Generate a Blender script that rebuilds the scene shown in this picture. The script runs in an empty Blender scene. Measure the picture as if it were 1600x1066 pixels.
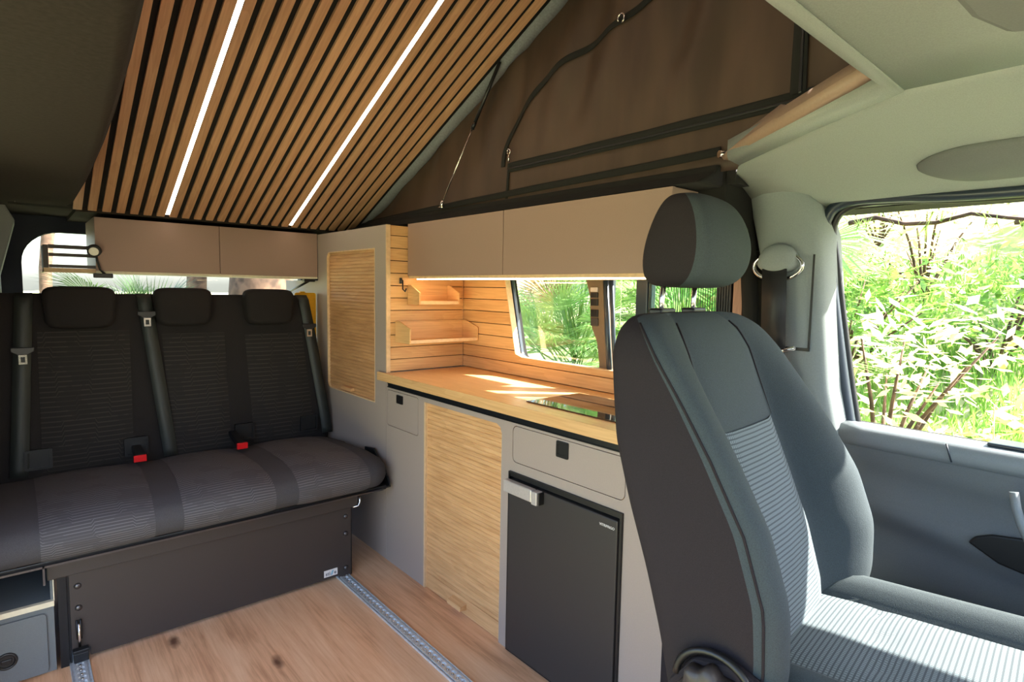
import bpy, bmesh, math, random
from mathutils import Vector, Matrix
random.seed(7)
SC = bpy.context.scene
COL = SC.collection
PI = math.pi

# ------------------------------------------------------------------ camera
cam_d = bpy.data.cameras.new('camera'); cam = bpy.data.objects.new('camera', cam_d); COL.objects.link(cam)
rt = Vector((0.76054714, -0.64902691, 0.01822434)); up = Vector((0.04282166, 0.07814735, 0.99602174)); fw = Vector((0.64786909, 0.75674108, -0.08722715))
cam.matrix_world = Matrix(((rt.x, up.x, -fw.x, 0), (rt.y, up.y, -fw.y, 0), (rt.z, up.z, -fw.z, 1.15), (0, 0, 0, 1)))
cam_d.sensor_width = 36; cam_d.lens = 910.61 * 36 / 1600; cam_d.clip_start = 0.02; cam_d.clip_end = 200
SC.camera = cam
# ------------------------------------------------------------------ light
W = bpy.data.worlds.new('sky'); SC.world = W; W.use_nodes = True
nt = W.node_tree; bg = nt.nodes['Background']
sky = nt.nodes.new('ShaderNodeTexSky'); sky.sky_type = 'NISHITA'; sky.sun_disc = False
sky.sun_elevation = math.radians(46); sky.sun_rotation = math.radians(141); sky.air_density = 1.0; sky.dust_density = 3.0; sky.ozone_density = 1.0
nt.links.new(sky.outputs[0], bg.inputs[0]); bg.inputs[1].default_value = 0.75
sl = bpy.data.lights.new('sun', 'SUN'); sl.energy = 31; sl.angle = math.radians(0.6); sl.color = (1, .95, .86)
so = bpy.data.objects.new('sun', sl); COL.objects.link(so)
SUN = Vector((.36, -.30, .40)).normalized(); so.rotation_euler = SUN.to_track_quat('Z', 'Y').to_euler()
VS = SC.view_settings; VS.view_transform = 'Standard'; VS.look = 'None'; VS.gamma = 1; VS.use_curve_mapping = False
VS.exposure = 0.6
LED = 9.0
SC.cycles.max_bounces = 10; SC.cycles.diffuse_bounces = 6; SC.cycles.transparent_max_bounces = 12
SC.cycles.sample_clamp_indirect = 6

# ------------------------------------------------------------------ materials
def s2l(r, g, b):
    f = lambda c: (c / 255 / 12.92) if c / 255 <= .04045 else ((c / 255 + .055) / 1.055) ** 2.4
    return (f(r), f(g), f(b), 1)
class N:
    def __init__(s, name):
        s.m = bpy.data.materials.new(name); s.m.use_nodes = True; s.t = s.m.node_tree; s.b = s.t.nodes['Principled BSDF']
    def n(s, kind, **kw):
        x = s.t.nodes.new('ShaderNode' + kind)
        for k, v in kw.items():
            if k.startswith('i_'): x.inputs[k[2:].replace('_', ' ')].default_value = v
            else: setattr(x, k, v)
        return x
    def l(s, a, b): s.t.links.new(a, b)
    def p(s, **kw):
        for k, v in kw.items(): s.b.inputs[k.replace('_', ' ')].default_value = v
        return s
    def coord(s, scale=(1, 1, 1), rot=(0, 0, 0), loc=(0, 0, 0)):
        g = s.n('NewGeometry'); mp = s.n('Mapping'); s.l(g.outputs['Position'], mp.inputs[0])
        mp.inputs['Scale'].default_value = scale; mp.inputs['Rotation'].default_value = rot; mp.inputs['Location'].default_value = loc
        return mp.outputs[0]
    def math(s, op, a, b=None, c=None):
        x = s.n('Math', operation=op)
        for i, v in enumerate((a, b, c)):
            if v is None: continue
            if isinstance(v, (int, float)): x.inputs[i].default_value = v
            else: s.l(v, x.inputs[i])
        return x.outputs[0]
    def ramp(s, fac, *stops):
        r = s.n('ValToRGB'); s.l(fac, r.inputs[0]); e = r.color_ramp.elements
        while len(e) < len(stops): e.new(.5)
        for i, (p_, c) in enumerate(stops): e[i].position = p_; e[i].color = c if len(c) == 4 else (*c, 1)
        return r.outputs[0]
    def mix(s, f, a, b, mode='MIX'):
        x = s.n('Mix', data_type='RGBA', blend_type=mode)
        for i, v in ((0, f), (6, a), (7, b)):
            if isinstance(v, (int, float)): x.inputs[i].default_value = v
            elif isinstance(v, tuple): x.inputs[i].default_value = v
            else: s.l(v, x.inputs[i])
        return x.outputs[2]
    def bump(s, h, strength=.3, dist=.002):
        x = s.n('Bump'); x.inputs['Strength'].default_value = strength; x.inputs['Distance'].default_value = dist
        s.l(h, x.inputs['Height']); s.l(x.outputs[0], s.b.inputs['Normal'])
def plain(name, c, rough=.5, metal=0., spec=.5, noise=0., scale=200, bump=0.):
    k = N(name); k.p(Base_Color=s2l(*c), Roughness=rough, Metallic=metal); k.b.inputs['Specular IOR Level'].default_value = spec
    nz = k.n('TexNoise'); k.l(k.coord(), nz.inputs['Vector']); nz.inputs['Scale'].default_value = scale; nz.inputs['Detail'].default_value = 4
    a = s2l(*c); v = .06 + noise
    r = k.ramp(nz.outputs[0], (.3, tuple(x * (1 - v) for x in a[:3])), (.7, tuple(min(1, x * (1 + v)) for x in a[:3])))
    k.l(r, k.b.inputs['Base Color'])
    if bump: k.bump(nz.outputs[0], bump, .001)
    return k.m
def oak(name, axis, c1, c2, rough=.5, cell=None, seed=0., slope=False, cw=.22, cross=60):
    """oak veneer: fine grain streaks along one axis plus broad cathedral bands"""
    k = N(name); sc = [cross, cross, cross]; sc['xyz'.index(axis)] = 2.2
    big = [9, 9, 9]; big['xyz'.index(axis)] = .9
    if slope: sc[2] = 1.5; big[2] = .6
    n1 = k.n('TexNoise'); k.l(k.coord(tuple(sc), loc=(seed, seed, 0)), n1.inputs['Vector']); n1.inputs['Scale'].default_value = 3; n1.inputs['Detail'].default_value = 5
    n2 = k.n('TexNoise'); k.l(k.coord(tuple(big), loc=(seed, 0, seed)), n2.inputs['Vector']); n2.inputs['Scale'].default_value = 1.6; n2.inputs['Detail'].default_value = 2; n2.inputs['Distortion'].default_value = .6
    w = k.math('FRACT', k.math('MULTIPLY', n2.outputs[0], 9.0))
    f = k.math('ADD', k.math('MULTIPLY', n1.outputs[0], .78), k.math('MULTIPLY', w, .13))
    if cell:
        sp = k.n('SeparateXYZ'); k.l(k.coord(), sp.inputs[0])
        wn = k.n('TexWhiteNoise', noise_dimensions='1D'); k.l(k.math('FLOOR', k.math('DIVIDE', k.math('SUBTRACT', sp.outputs[cell[0].upper()], cell[2]), cell[1])), wn.inputs['W'])
        f = k.math('ADD', f, k.math('MULTIPLY', k.math('SUBTRACT', wn.outputs[0], .5), cw))
    k.l(k.ramp(f, (.28, s2l(*c2)), (.62, s2l(*c1))), k.b.inputs['Base Color']); k.p(Roughness=rough)
    k.bump(n1.outputs[0], .25, .0006)
    return k.m
M = {}
M['oak_ceiling'] = oak('oak_ceiling', 'y', (206, 160, 124), (182, 136, 102), cell=('x', .0465, .181), slope=True)
M['oak_x'] = oak('oak_grain_x', 'x', (222, 178, 122), (200, 152, 98), .45, cell=('z', .051, .802))
M['oak_y'] = oak('oak_grain_y', 'y', (222, 178, 122), (200, 152, 98), .45, cell=('z', .051, .802))
M['oak_top'] = oak('oak_worktop', 'y', (222, 180, 126), (204, 158, 106), .38, seed=3)
M['oak_tambour'] = oak('oak_tambour', 'y', (222, 176, 126), (196, 148, 100), .5, cell=('z', .0155, 0), cw=.06, cross=22)
M['oak_tall'] = oak('oak_tambour_tall', 'y', (206, 160, 114), (180, 134, 92), .5, cell=('z', .0155, 0), cw=.08, cross=22)
M['ply_edge'] = plain('birch_ply_edge', (214, 182, 142), .6, scale=60, noise=.04)
M['ply_pale'] = plain('pale_ply_edge', (222, 212, 186), .6, scale=60)
M['post_wood'] = oak('reddish_post', 'z', (176, 136, 120), (150, 112, 98), .6)
M['greige'] = plain('greige_laminate', (160, 146, 138), .55, scale=300, noise=-.03)
M['greige_warm'] = plain('greige_laminate_fronts', (152, 126, 114), .5, scale=300, noise=-.03)
M['groove'] = plain('groove_line', (128, 98, 74), .8)
M['black'] = plain('black_plastic', (22, 22, 24), .4)
M['black_felt'] = plain('black_felt', (24, 22, 21), .95, scale=900, bump=.4)
M['slat_felt'] = plain('slat_backing_felt', (22, 17, 14), 1.0, scale=900)
M['dark_metal'] = plain('dark_powder_coat', (62, 56, 54), .42, spec=.4, scale=400)
M['black_metal'] = plain('black_steel', (30, 32, 36), .35, metal=.4)
M['steel'] = plain('zinc_steel', (214, 218, 222), .35, metal=.45, scale=90, noise=.06)
M['bolt'] = plain('dark_bolt', (92, 90, 92), .28, metal=.8)
M['chrome'] = plain('chrome', (220, 215, 210), .15, metal=1)
M['silver'] = plain('silver_plastic', (196, 188, 184), .35, metal=.35)
M['fridge'] = plain('fridge_front', (52, 49, 49), .42, spec=.45, scale=500)
M['white'] = plain('white_print', (235, 232, 230), .5)
M['navy'] = plain('dark_print', (30, 36, 60), .5)
M['paleblue'] = plain('pale_blue_print', (150, 196, 216), .5)
M['red'] = plain('red_button', (225, 22, 28), .35)
M['yellow'] = plain('yellow_plastic', (240, 180, 12), .45)
M['belt'] = plain('belt_webbing', (38, 42, 40), .55, scale=700, bump=.3)
M['belt_brown'] = plain('belt_webbing_cab', (38, 38, 40), .5, scale=700, bump=.3)
M['fabric_dark'] = plain('dark_seat_fabric', (72, 70, 74), .9, spec=.2, scale=600, noise=.1, bump=.5)
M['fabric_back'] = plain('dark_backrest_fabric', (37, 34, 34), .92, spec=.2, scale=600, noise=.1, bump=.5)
M['fabric_cab'] = plain('cab_seat_fabric', (62, 70, 74), .9, spec=.25, scale=700, noise=.12, bump=.5)
M['fabric_cab_dark'] = plain('cab_seat_side_fabric', (43, 38, 41), .9, spec=.2, scale=700, noise=.08, bump=.4)
M['headliner_dark'] = plain('dark_headliner', (50, 44, 41), .98, spec=.1, scale=120, noise=.08, bump=.3)
M['headliner_light'] = plain('light_headliner', (150, 156, 152), .95, spec=.15, scale=500, noise=.02, bump=.2)
M['bulge'] = plain('headliner_bulge', (108, 112, 112), .9, scale=400)
M['trim_light'] = plain('light_grey_trim', (140, 148, 148), .6, spec=.4, scale=300)
M['door_trim'] = plain('door_panel_trim', (104, 110, 114), .6, spec=.4, scale=400, bump=.15)
M['door_ledge'] = plain('door_ledge', (128, 136, 142), .5, scale=400)
M['navy_trim'] = plain('tailgate_trim', (26, 36, 56), .6)
M['brown_trim'] = plain('roof_latch_rail', (150, 124, 108), .55)
M['pillar_brown'] = plain('pillar_brown_panel', (112, 92, 72), .6)
M['seal'] = plain('rubber_seal', (44, 54, 66), .3)
M['roof_edge'] = plain('roof_edge_cloth', (120, 122, 128), .8, scale=150, noise=.1, bump=.3)
M['bark'] = plain('pine_bark', (84, 64, 50), .95, scale=14, noise=.5, bump=1.)
M['path'] = plain('pale_path', (228, 224, 212), .95, scale=6, noise=.1)

def canvas():
    k = N('tent_canvas'); k.p(Roughness=.5); k.b.inputs['Specular IOR Level'].default_value = .35
    n = k.n('TexNoise'); k.l(k.coord((1, 3, .7)), n.inputs['Vector']); n.inputs['Scale'].default_value = 3; n.inputs['Detail'].default_value = 3
    k.l(k.ramp(n.outputs[0], (.35, s2l(64, 49, 41)), (.7, s2l(82, 64, 54))), k.b.inputs['Base Color'])
    n2 = k.n('TexNoise'); k.l(k.coord(), n2.inputs['Vector']); n2.inputs['Scale'].default_value = 700; k.bump(n2.outputs[0], .2, .0005)
    return k.m
M['canvas'] = canvas()

def circuit(name, c, line, along):
    """charcoal fabric embossed with parallel lines that jog like circuit tracks; along = the coordinate that counts the rows"""
    k = N(name); k.p(Roughness=.85); k.b.inputs['Specular IOR Level'].default_value = .25
    tc = k.n('TexCoord'); sp = k.n('SeparateXYZ'); k.l(tc.outputs['UV'], sp.inputs[0])
    x, v = sp.outputs['X'], sp.outputs['Y']
    row = k.math('FLOOR', k.math('MULTIPLY', v, 11))
    wn = k.n('TexWhiteNoise', noise_dimensions='1D'); k.l(row, wn.inputs['W'])
    ph = k.math('MULTIPLY', wn.outputs[0], 7)
    tri = k.math('PINGPONG', k.math('ADD', k.math('MULTIPLY', x, 9), ph), 1)
    jog = k.math('MULTIPLY', k.math('SUBTRACT', k.math('MINIMUM', k.math('MAXIMUM', k.math('MULTIPLY', k.math('SUBTRACT', tri, .42), 14), 0), 1), .5), .018)
    u = k.math('FRACT', k.math('MULTIPLY', k.math('ADD', v, jog), 55))
    ln = k.math('LESS_THAN', k.math('ABSOLUTE', k.math('SUBTRACT', u, .5)), .13)
    nz = k.n('TexNoise'); k.l(tc.outputs['UV'], nz.inputs['Vector']); nz.inputs['Scale'].default_value = 9
    g = k.math('GREATER_THAN', nz.outputs[0], .44); ln = k.math('MULTIPLY', ln, k.math('ADD', k.math('MULTIPLY', g, .6), .4))
    k.l(k.mix(ln, s2l(*c), s2l(*line)), k.b.inputs['Base Color'])
    k.bump(k.math('MULTIPLY', k.math('MINIMUM', k.math('ABSOLUTE', k.math('SUBTRACT', u, .5)), .2), g), -.8, .006)
    return k.m
M['circuit_seat'] = circuit('patterned_seat_fabric', (76, 73, 77), (104, 102, 106), 'y')
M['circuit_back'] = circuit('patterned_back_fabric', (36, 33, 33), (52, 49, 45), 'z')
def gridcloth():
    k = N('cab_insert_fabric'); k.p(Roughness=.85)
    tc = k.n('TexCoord'); sp = k.n('SeparateXYZ'); k.l(tc.outputs['UV'], sp.inputs[0])
    a = k.math('ABSOLUTE', k.math('SUBTRACT', k.math('FRACT', k.math('MULTIPLY', sp.outputs['X'], 190)), .5))
    b = k.math('ABSOLUTE', k.math('SUBTRACT', k.math('FRACT', k.math('MULTIPLY', sp.outputs['Y'], 130)), .5))
    h = k.math('MULTIPLY', k.math('GREATER_THAN', a, .14), k.math('GREATER_THAN', b, .17))
    k.l(k.mix(h, s2l(60, 69, 75), s2l(104, 116, 122)), k.b.inputs['Base Color'])
    k.bump(h, .5, .0015)
    return k.m
M['insert'] = gridcloth()
def floorwood():
    k = N('oak_vinyl_floor'); k.p(Roughness=.42)
    br = k.n('TexBrick'); k.l(k.coord((1, 1, 1), rot=(0, 0, PI / 2), loc=(.35, .05, 0)), br.inputs['Vector'])
    br.inputs['Scale'].default_value = 1; br.inputs['Brick Width'].default_value = 1.9; br.inputs['Row Height'].default_value = .19; br.inputs['Mortar Size'].default_value = .0008
    br.inputs['Color1'].default_value = (.3, .3, .3, 1); br.inputs['Color2'].default_value = (.75, .75, .75, 1); br.inputs['Mortar'].default_value = (.25, .25, .25, 1); br.offset = .37
    n1 = k.n('TexNoise'); k.l(k.coord((52, 2.6, 1)), n1.inputs['Vector']); n1.inputs['Scale'].default_value = 2; n1.inputs['Detail'].default_value = 8; n1.inputs['Roughness'].default_value = .65; n1.inputs['Distortion'].default_value = .5
    n2 = k.n('TexNoise'); k.l(k.coord((7, .9, 1)), n2.inputs['Vector']); n2.inputs['Scale'].default_value = 1.5; n2.inputs['Detail'].default_value = 3; n2.inputs['Distortion'].default_value = 1.2
    f = k.math('ADD', k.math('MULTIPLY', n1.outputs[0], .5), k.math('MULTIPLY', n2.outputs[0], .5))
    f = k.math('ADD', f, k.math('MULTIPLY', k.math('SUBTRACT', br.outputs[0], .5), .16))
    base = k.ramp(f, (.32, s2l(186, 134, 98)), (.5, s2l(224, 174, 134)), (.68, s2l(238, 196, 158)))
    vo = k.n('TexVoronoi'); nd = k.n('TexNoise'); k.l(k.coord((14, 14, 1)), nd.inputs['Vector']); nd.inputs['Scale'].default_value = 1.4
    k.l(k.mix(.12, k.coord((8.5, 3.4, 1)), nd.outputs['Color']), vo.inputs['Vector']); vo.inputs['Scale'].default_value = 1
    gate = k.math('GREATER_THAN', k.n('SeparateColor').outputs[0], .22)
    sc = [x for x in k.t.nodes if x.type == 'SEPARATE_COLOR'][0]; k.l(vo.outputs['Color'], sc.inputs[0])
    kn = k.math('MULTIPLY', k.math('SUBTRACT', 1, k.math('MINIMUM', k.math('MULTIPLY', vo.outputs['Distance'], 6.5), 1)), gate)
    k.l(k.mix(k.math('MINIMUM', k.math('MULTIPLY', kn, 1.5), .9), base, s2l(84, 50, 36)), k.b.inputs['Base Color'])
    k.bump(n1.outputs[0], .12, .0006)
    return k.m
M['floor'] = floorwood()
def emit(name, c, s):
    k = N(name); k.p(Base_Color=(1, 1, 1, 1)); k.b.inputs['Emission Color'].default_value = (*c, 1); k.b.inputs['Emission Strength'].default_value = s
    return k.m
M['led'] = emit('led_diffuser', (1, .80, .62), LED)
M['led_nook'] = emit('led_nook_diffuser', (1, .66, .34), LED * 1.8)
def glass(name, tint=(1, 1, 1), refl=.10):
    k = N(name); t = k.n('BsdfTransparent'); t.inputs[0].default_value = (*tint, 1); g = k.n('BsdfGlossy'); g.inputs['Roughness'].default_value = .01
    fr = k.n('Fresnel'); fr.inputs[0].default_value = 1.45; mx = k.n('MixShader'); k.l(k.math('MULTIPLY', fr.outputs[0], refl * 8), mx.inputs[0])
    k.l(t.outputs[0], mx.inputs[1]); k.l(g.outputs[0], mx.inputs[2]); k.l(mx.outputs[0], k.t.nodes['Material Output'].inputs[0])
    return k.m
M['glass'] = glass('window_glass', (.97, .98, .97), .035)
M['mesh_screen'] = glass('insect_mesh', (.72, .84, .76), .02)
k = N('hob_glass'); k.p(Base_Color=(.012, .012, .014, 1), Roughness=.03, Metallic=0); k.b.inputs['IOR'].default_value = 2.6; M['hob'] = k.m
def leafm(name, c1, c2, tr=.5):
    k = N(name); g = k.n('ObjectInfo'); n = k.n('TexNoise'); k.l(k.coord(), n.inputs['Vector']); n.inputs['Scale'].default_value = 5; n.inputs['Detail'].default_value = 3
    c = k.ramp(n.outputs[0], (.35, s2l(*c2)), (.65, s2l(*c1)))
    k.l(c, k.b.inputs['Base Color']); k.p(Roughness=.42)
    tl = k.n('BsdfTranslucent'); k.l(c, tl.inputs[0]); mx = k.n('MixShader'); mx.inputs[0].default_value = tr
    k.l(k.b.outputs[0], mx.inputs[1]); k.l(tl.outputs[0], mx.inputs[2]); k.l(mx.outputs[0], k.t.nodes['Material Output'].inputs[0])
    return k.m
M['palm'] = leafm('palm_frond_green', (184, 206, 128), (122, 172, 100))
M['palm_dry'] = leafm('palm_frond_dry', (206, 190, 150), (160, 130, 92))
M['leaf_pale'] = leafm('pale_spring_leaves', (226, 222, 120), (170, 190, 80))
M['leaf_green'] = leafm('bush_leaves', (140, 176, 80), (84, 128, 60))
M['leaf_white'] = leafm('whitish_blossom_leaves', (244, 236, 214), (222, 206, 150))
M['needle'] = leafm('pine_needles', (150, 172, 90), (110, 140, 72))
M['grass'] = leafm('grass_blades', (150, 186, 88), (104, 150, 72))
M['grass_dry'] = leafm('dry_grass', (226, 214, 168), (190, 172, 120))
def ground():
    k = N('hillside_ground'); k.p(Roughness=1)
    n = k.n('TexNoise'); k.l(k.coord(), n.inputs['Vector']); n.inputs['Scale'].default_value = 1.2; n.inputs['Detail'].default_value = 8
    k.l(k.ramp(n.outputs[0], (.34, s2l(112, 132, 82)), (.5, s2l(156, 164, 116)), (.68, s2l(206, 184, 156)), (.8, s2l(228, 216, 196))), k.b.inputs['Base Color'])
    return k.m
M['ground'] = ground()

# ------------------------------------------------------------------ mesh helpers (everything in world coordinates)
class MB:
    def __init__(s): s.bm = bmesh.new(); s.uv = None
    def box(s, x0, x1, y0, y1, z0, z1, bev=0, seg=2):
        r = bmesh.ops.create_cube(s.bm, size=1)['verts']
        for v in r: v.co = Vector(((x0 + x1) / 2 + v.co.x * (x1 - x0), (y0 + y1) / 2 + v.co.y * (y1 - y0), (z0 + z1) / 2 + v.co.z * (z1 - z0)))
        if bev:
            es = {e for v in r for e in v.link_edges}
            bmesh.ops.bevel(s.bm, geom=list(es), offset=bev, segments=seg, profile=.5, affect='EDGES', clamp_overlap=True)
        return s
    def prism(s, pts, axis, a, b):
        """polygon pts in the plane across axis, extruded from a to b. axis x: (y,z); y: (x,z); z: (x,y)"""
        def P(p, t): return {'x': (t, p[0], p[1]), 'y': (p[0], t, p[1]), 'z': (p[0], p[1], t)}[axis]
        A = [s.bm.verts.new(P(p, a)) for p in pts]; B = [s.bm.verts.new(P(p, b)) for p in pts]
        fs = [s.bm.faces.new(A), s.bm.faces.new(B[::-1])]
        n = len(pts)
        for i in range(n): fs.append(s.bm.faces.new((A[i], B[i], B[(i + 1) % n], A[(i + 1) % n])))
        bmesh.ops.recalc_face_normals(s.bm, faces=fs)
        return s
    def grid(s, rows, close_u=False, cap=False, uvs=None, flip=False):
        """rows of points -> quad strip surface"""
        V = [[s.bm.verts.new(p) for p in r] for r in rows]; n = len(V[0])
        uvl = s.bm.loops.layers.uv.verify() if uvs else None
        for i in range(len(V) - 1):
            for j in range(n if close_u else n - 1):
                q = (V[i][j], V[i][(j + 1) % n], V[i + 1][(j + 1) % n], V[i + 1][j])
                if flip: q = q[::-1]
                try: f = s.bm.faces.new(q)
                except ValueError: continue
                f.smooth = True
                if uvs:
                    U = {V[i][j]: uvs[i][j], V[i][(j + 1) % n]: uvs[i][(j + 1) % n], V[i + 1][(j + 1) % n]: uvs[i + 1][(j + 1) % n], V[i + 1][j]: uvs[i + 1][j]}
                    for lp in f.loops: lp[uvl].uv = U[lp.vert]
        if cap:
            for r in (V[0], V[-1]):
                try: s.bm.faces.new(r)
                except ValueError: pass
        return s
    def tube(s, pts, r, n=10, cap=True):
        pts = [Vector(p) for p in pts]; rows = []; pr = None
        R_ = r if isinstance(r, (list, tuple)) else [r] * len(pts)
        for i, p in enumerate(pts):
            d = (pts[min(i + 1, len(pts) - 1)] - pts[max(i - 1, 0)]).normalized()
            a = pr if pr is not None else (Vector((0, 0, 1)) if abs(d.z) < .9 else Vector((1, 0, 0)))
            a = (a - d * a.dot(d)).normalized(); pr = a; b = d.cross(a)
            rows.append([p + (a * math.cos(2 * PI * k_ / n) + b * math.sin(2 * PI * k_ / n)) * R_[i] for k_ in range(n)])
        return s.grid(rows, True, cap)
    def disc(s, c, axis, r, h, n=20, bev=.0):
        c = Vector(c); d = Vector({'x': (1, 0, 0), 'y': (0, 1, 0), 'z': (0, 0, 1)}[axis])
        if bev: return s.tube([c - d * h / 2, c - d * (h / 2 - bev), c + d * (h / 2 - bev), c + d * h / 2], [r - bev, r, r, r - bev], n)
        return s.tube([c - d * h / 2, c + d * h / 2], r, n)
    def dome(s, c, d, r, n=12):
        c = Vector(c); d = Vector(d).normalized()
        return s.tube([c, c + d * r * .35, c + d * r * .6, c + d * r * .7], [r, r * .9, r * .5, r * .05], n)
    def ribbon(s, pts, w, wd=(1, 0, 0), th=.002, flip=False):
        wd = Vector(wd).normalized(); rows = []
        for i, p in enumerate(pts):
            p = Vector(p); d = (Vector(pts[min(i + 1, len(pts) - 1)]) - Vector(pts[max(i - 1, 0)])).normalized(); nrm = d.cross(wd).normalized() * th
            ww = wd * (w[i] if isinstance(w, list) else w) / 2
            rows.append([p - ww - nrm, p + ww - nrm, p + ww + nrm, p - ww + nrm])
        return s.grid(rows, True, True)
def link(name, mb, mat, parent=None, bevel=0, sub=0, smooth=False, solid=0):
    me = bpy.data.meshes.new(name)
    if isinstance(mb, MB):
        bmesh.ops.recalc_face_normals(mb.bm, faces=mb.bm.faces); mb.bm.to_mesh(me); mb.bm.free()
    else: me = mb
    o = bpy.data.objects.new(name, me); COL.objects.link(o)
    for m in (mat if isinstance(mat, (list, tuple)) else [mat]): me.materials.append(m if not isinstance(m, str) else M[m])
    if parent is not None:
        w = Vector((0, 0, 0)); q = parent
        while q is not None: w += q.location; q = q.parent
        me.transform(Matrix.Translation(-w)); o.parent = parent
    if solid:
        md = o.modifiers.new('solid', 'SOLIDIFY'); md.thickness = solid; md.offset = 0
    if bevel:
        md = o.modifiers.new('bevel', 'BEVEL'); md.width = bevel; md.segments = 2; md.limit_method = 'ANGLE'
    if sub:
        md = o.modifiers.new('sub', 'SUBSURF'); md.levels = sub; md.render_levels = sub
    if smooth or sub:
        for p_ in me.polygons: p_.use_smooth = True
    return o
def tag(o, label=None, cat=None, group=None, kind=None):
    for k_, v in (('label', label), ('category', cat), ('group', group), ('kind', kind)):
        if v: o[k_] = v
    return o
def thing(name, loc, label, cat, group=None):
    o = bpy.data.objects.new(name, None); COL.objects.link(o); o.location = loc; o.empty_display_size = .05
    return tag(o, label, cat, group)
def struct(name, mb, mat, label=None, cat=None, **kw):
    return tag(link(name, mb, mat, **kw), label, cat, None, 'structure')
def text(name, s, size, mat, parent, mtx, depth=.0006):
    c = bpy.data.curves.new(name, 'FONT'); c.body = s; c.size = size; c.extrude = depth; c.align_x = 'CENTER'; c.align_y = 'CENTER'
    o = bpy.data.objects.new(name, c); COL.objects.link(o); c.materials.append(M[mat])
    bpy.context.view_layer.update(); me = bpy.data.meshes.new_from_object(o); bpy.data.objects.remove(o); me.transform(mtx)
    return link(name, me, mat, parent)
def basis(loc, X, Z):
    X = Vector(X).normalized(); Z = Vector(Z).normalized(); Y = Z.cross(X)
    return Matrix(((X.x, Y.x, Z.x, loc[0]), (X.y, Y.y, Z.y, loc[1]), (X.z, Y.z, Z.z, loc[2]), (0, 0, 0, 1)))
def rrect(x0, x1, y0, y1, r, n=6, corners=(1, 1, 1, 1)):
    """rounded rectangle points anticlockwise; corners: (x0y0, x1y0, x1y1, x0y1)"""
    out = []
    for i, (cx, cy, a) in enumerate(((x0, y0, PI), (x1, y0, 1.5 * PI), (x1, y1, 0), (x0, y1, .5 * PI))):
        if not corners[i]: out.append((cx, cy)); continue
        ox = cx + (r if cx == x0 else -r); oy = cy + (r if cy == y0 else -r)
        for k_ in range(n + 1): t = a + .5 * PI * k_ / n; out.append((ox + r * math.cos(t), oy + r * math.sin(t)))
    return out
def holed(mb, outer, inner, axis, a, b):
    """slab between an outer and an inner outline (same winding), extruded from a to b"""
    def P(p, t): return {'x': (t, p[0], p[1]), 'y': (p[0], t, p[1]), 'z': (p[0], p[1], t)}[axis]
    bm = mb.bm; fs0 = set(bm.faces)
    def ring(pts): 
        vs = [bm.verts.new(P(p, a)) for p in pts]; return vs, [bm.edges.new((vs[i], vs[(i + 1) % len(vs)])) for i in range(len(vs))]
    vo, eo = ring(outer); es = list(eo)
    for h in (inner if isinstance(inner[0][0], (tuple, list)) else [inner]): es += ring(h)[1]
    r = bmesh.ops.triangle_fill(bm, edges=es, use_beauty=True, use_dissolve=False)
    fs = [g for g in r['geom'] if isinstance(g, bmesh.types.BMFace)]
    e = bmesh.ops.extrude_face_region(bm, geom=fs); d = Vector(P((0, 0), b)) - Vector(P((0, 0), a))
    bmesh.ops.translate(bm, vec=d, verts=[g for g in e['geom'] if isinstance(g, bmesh.types.BMVert)])
    return mb
lerp = lambda a, b, t: a + (b - a) * t
def interp(tab, x):
    """tab sorted by first column"""
    if x <= tab[0][0]: return tab[0][1:]
    for p_, q in zip(tab, tab[1:]):
        if x <= q[0]:
            t = (x - p_[0]) / (q[0] - p_[0]); return tuple(lerp(a, b, t) for a, b in zip(p_[1:], q[1:]))
    return tab[-1][1:]

# ------------------------------------------------------------------ setting
struct('floor', MB().box(-.22, 1.62, -.9, 3.5, -.06, 0), 'floor', 'oak-look vinyl floor with dark knots', 'floor')
# rear wall (tailgate) with its window, rounded corners
mb = MB(); holed(mb, [(-.22, .0), (1.62, .0), (1.62, 1.47), (-.22, 1.47)], rrect(.035, 1.27, .62, 1.372, .14, 8), 'y', 3.37, 3.42)
struct('wall_back', mb, 'navy_trim', 'dark blue inner tailgate around the rear window', 'wall')
struct('wall_front', MB().box(-.22, 1.62, -.95, -.9, -.06, .95), 'door_trim', 'dashboard bulkhead behind the camera', 'wall')
w1 = struct('window_1', MB().box(.0, 1.3, 3.425, 3.43, .58, 1.41), 'glass', 'rear tailgate window above the bench', 'window')
# left wall behind the sliding door, cab side
mb = MB(); mb.box(-.22, -.18, 1.85, 3.4, -.06, 1.47); mb.box(-.22, -.18, -.9, -.1, -.06, .85); mb.box(-.22, -.18, -.9, -.6, .85, 1.5)
struct('wall_left', mb, 'headliner_dark', 'dark left side wall behind the sliding door', 'wall')
mb = MB(); mb.prism([(-.18, .0), (.0, .0), (-.032, .9), (-.035, 1.17), (.018, 1.385), (-.022, 1.47), (-.18, 1.47)], 'y', 3.0, 3.16)
struct('trim_1', mb, 'trim_light', 'pale grey-green pillar trim at the left end of the tailgate', 'trim', bevel=.008)
# kitchen-side body wall, with window openings
mb = MB()
OUT = [(-.9, -.06), (3.42, -.06), (3.42, 1.47), (-.9, 1.47)]
WIN2 = rrect(1.36, 1.88, .84, 1.36, .05); WIN2 = [(y + (.09 * (1.1 - z) if y < 1.6 else .14 * (1.1 - z) * -1 * -1), z) for y, z in WIN2]
WIN2 = [(1.335, .865), (1.775, .865), (1.80, .88), (1.812, .91), (1.885, 1.20), (1.875, 1.215), (1.86, 1.22), (1.36, 1.22)]
WIN3 = [(.90, .84), (1.29, .84), (1.335, .87), (1.342, 1.0), (1.345, 1.36), (.90, 1.36)]
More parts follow.
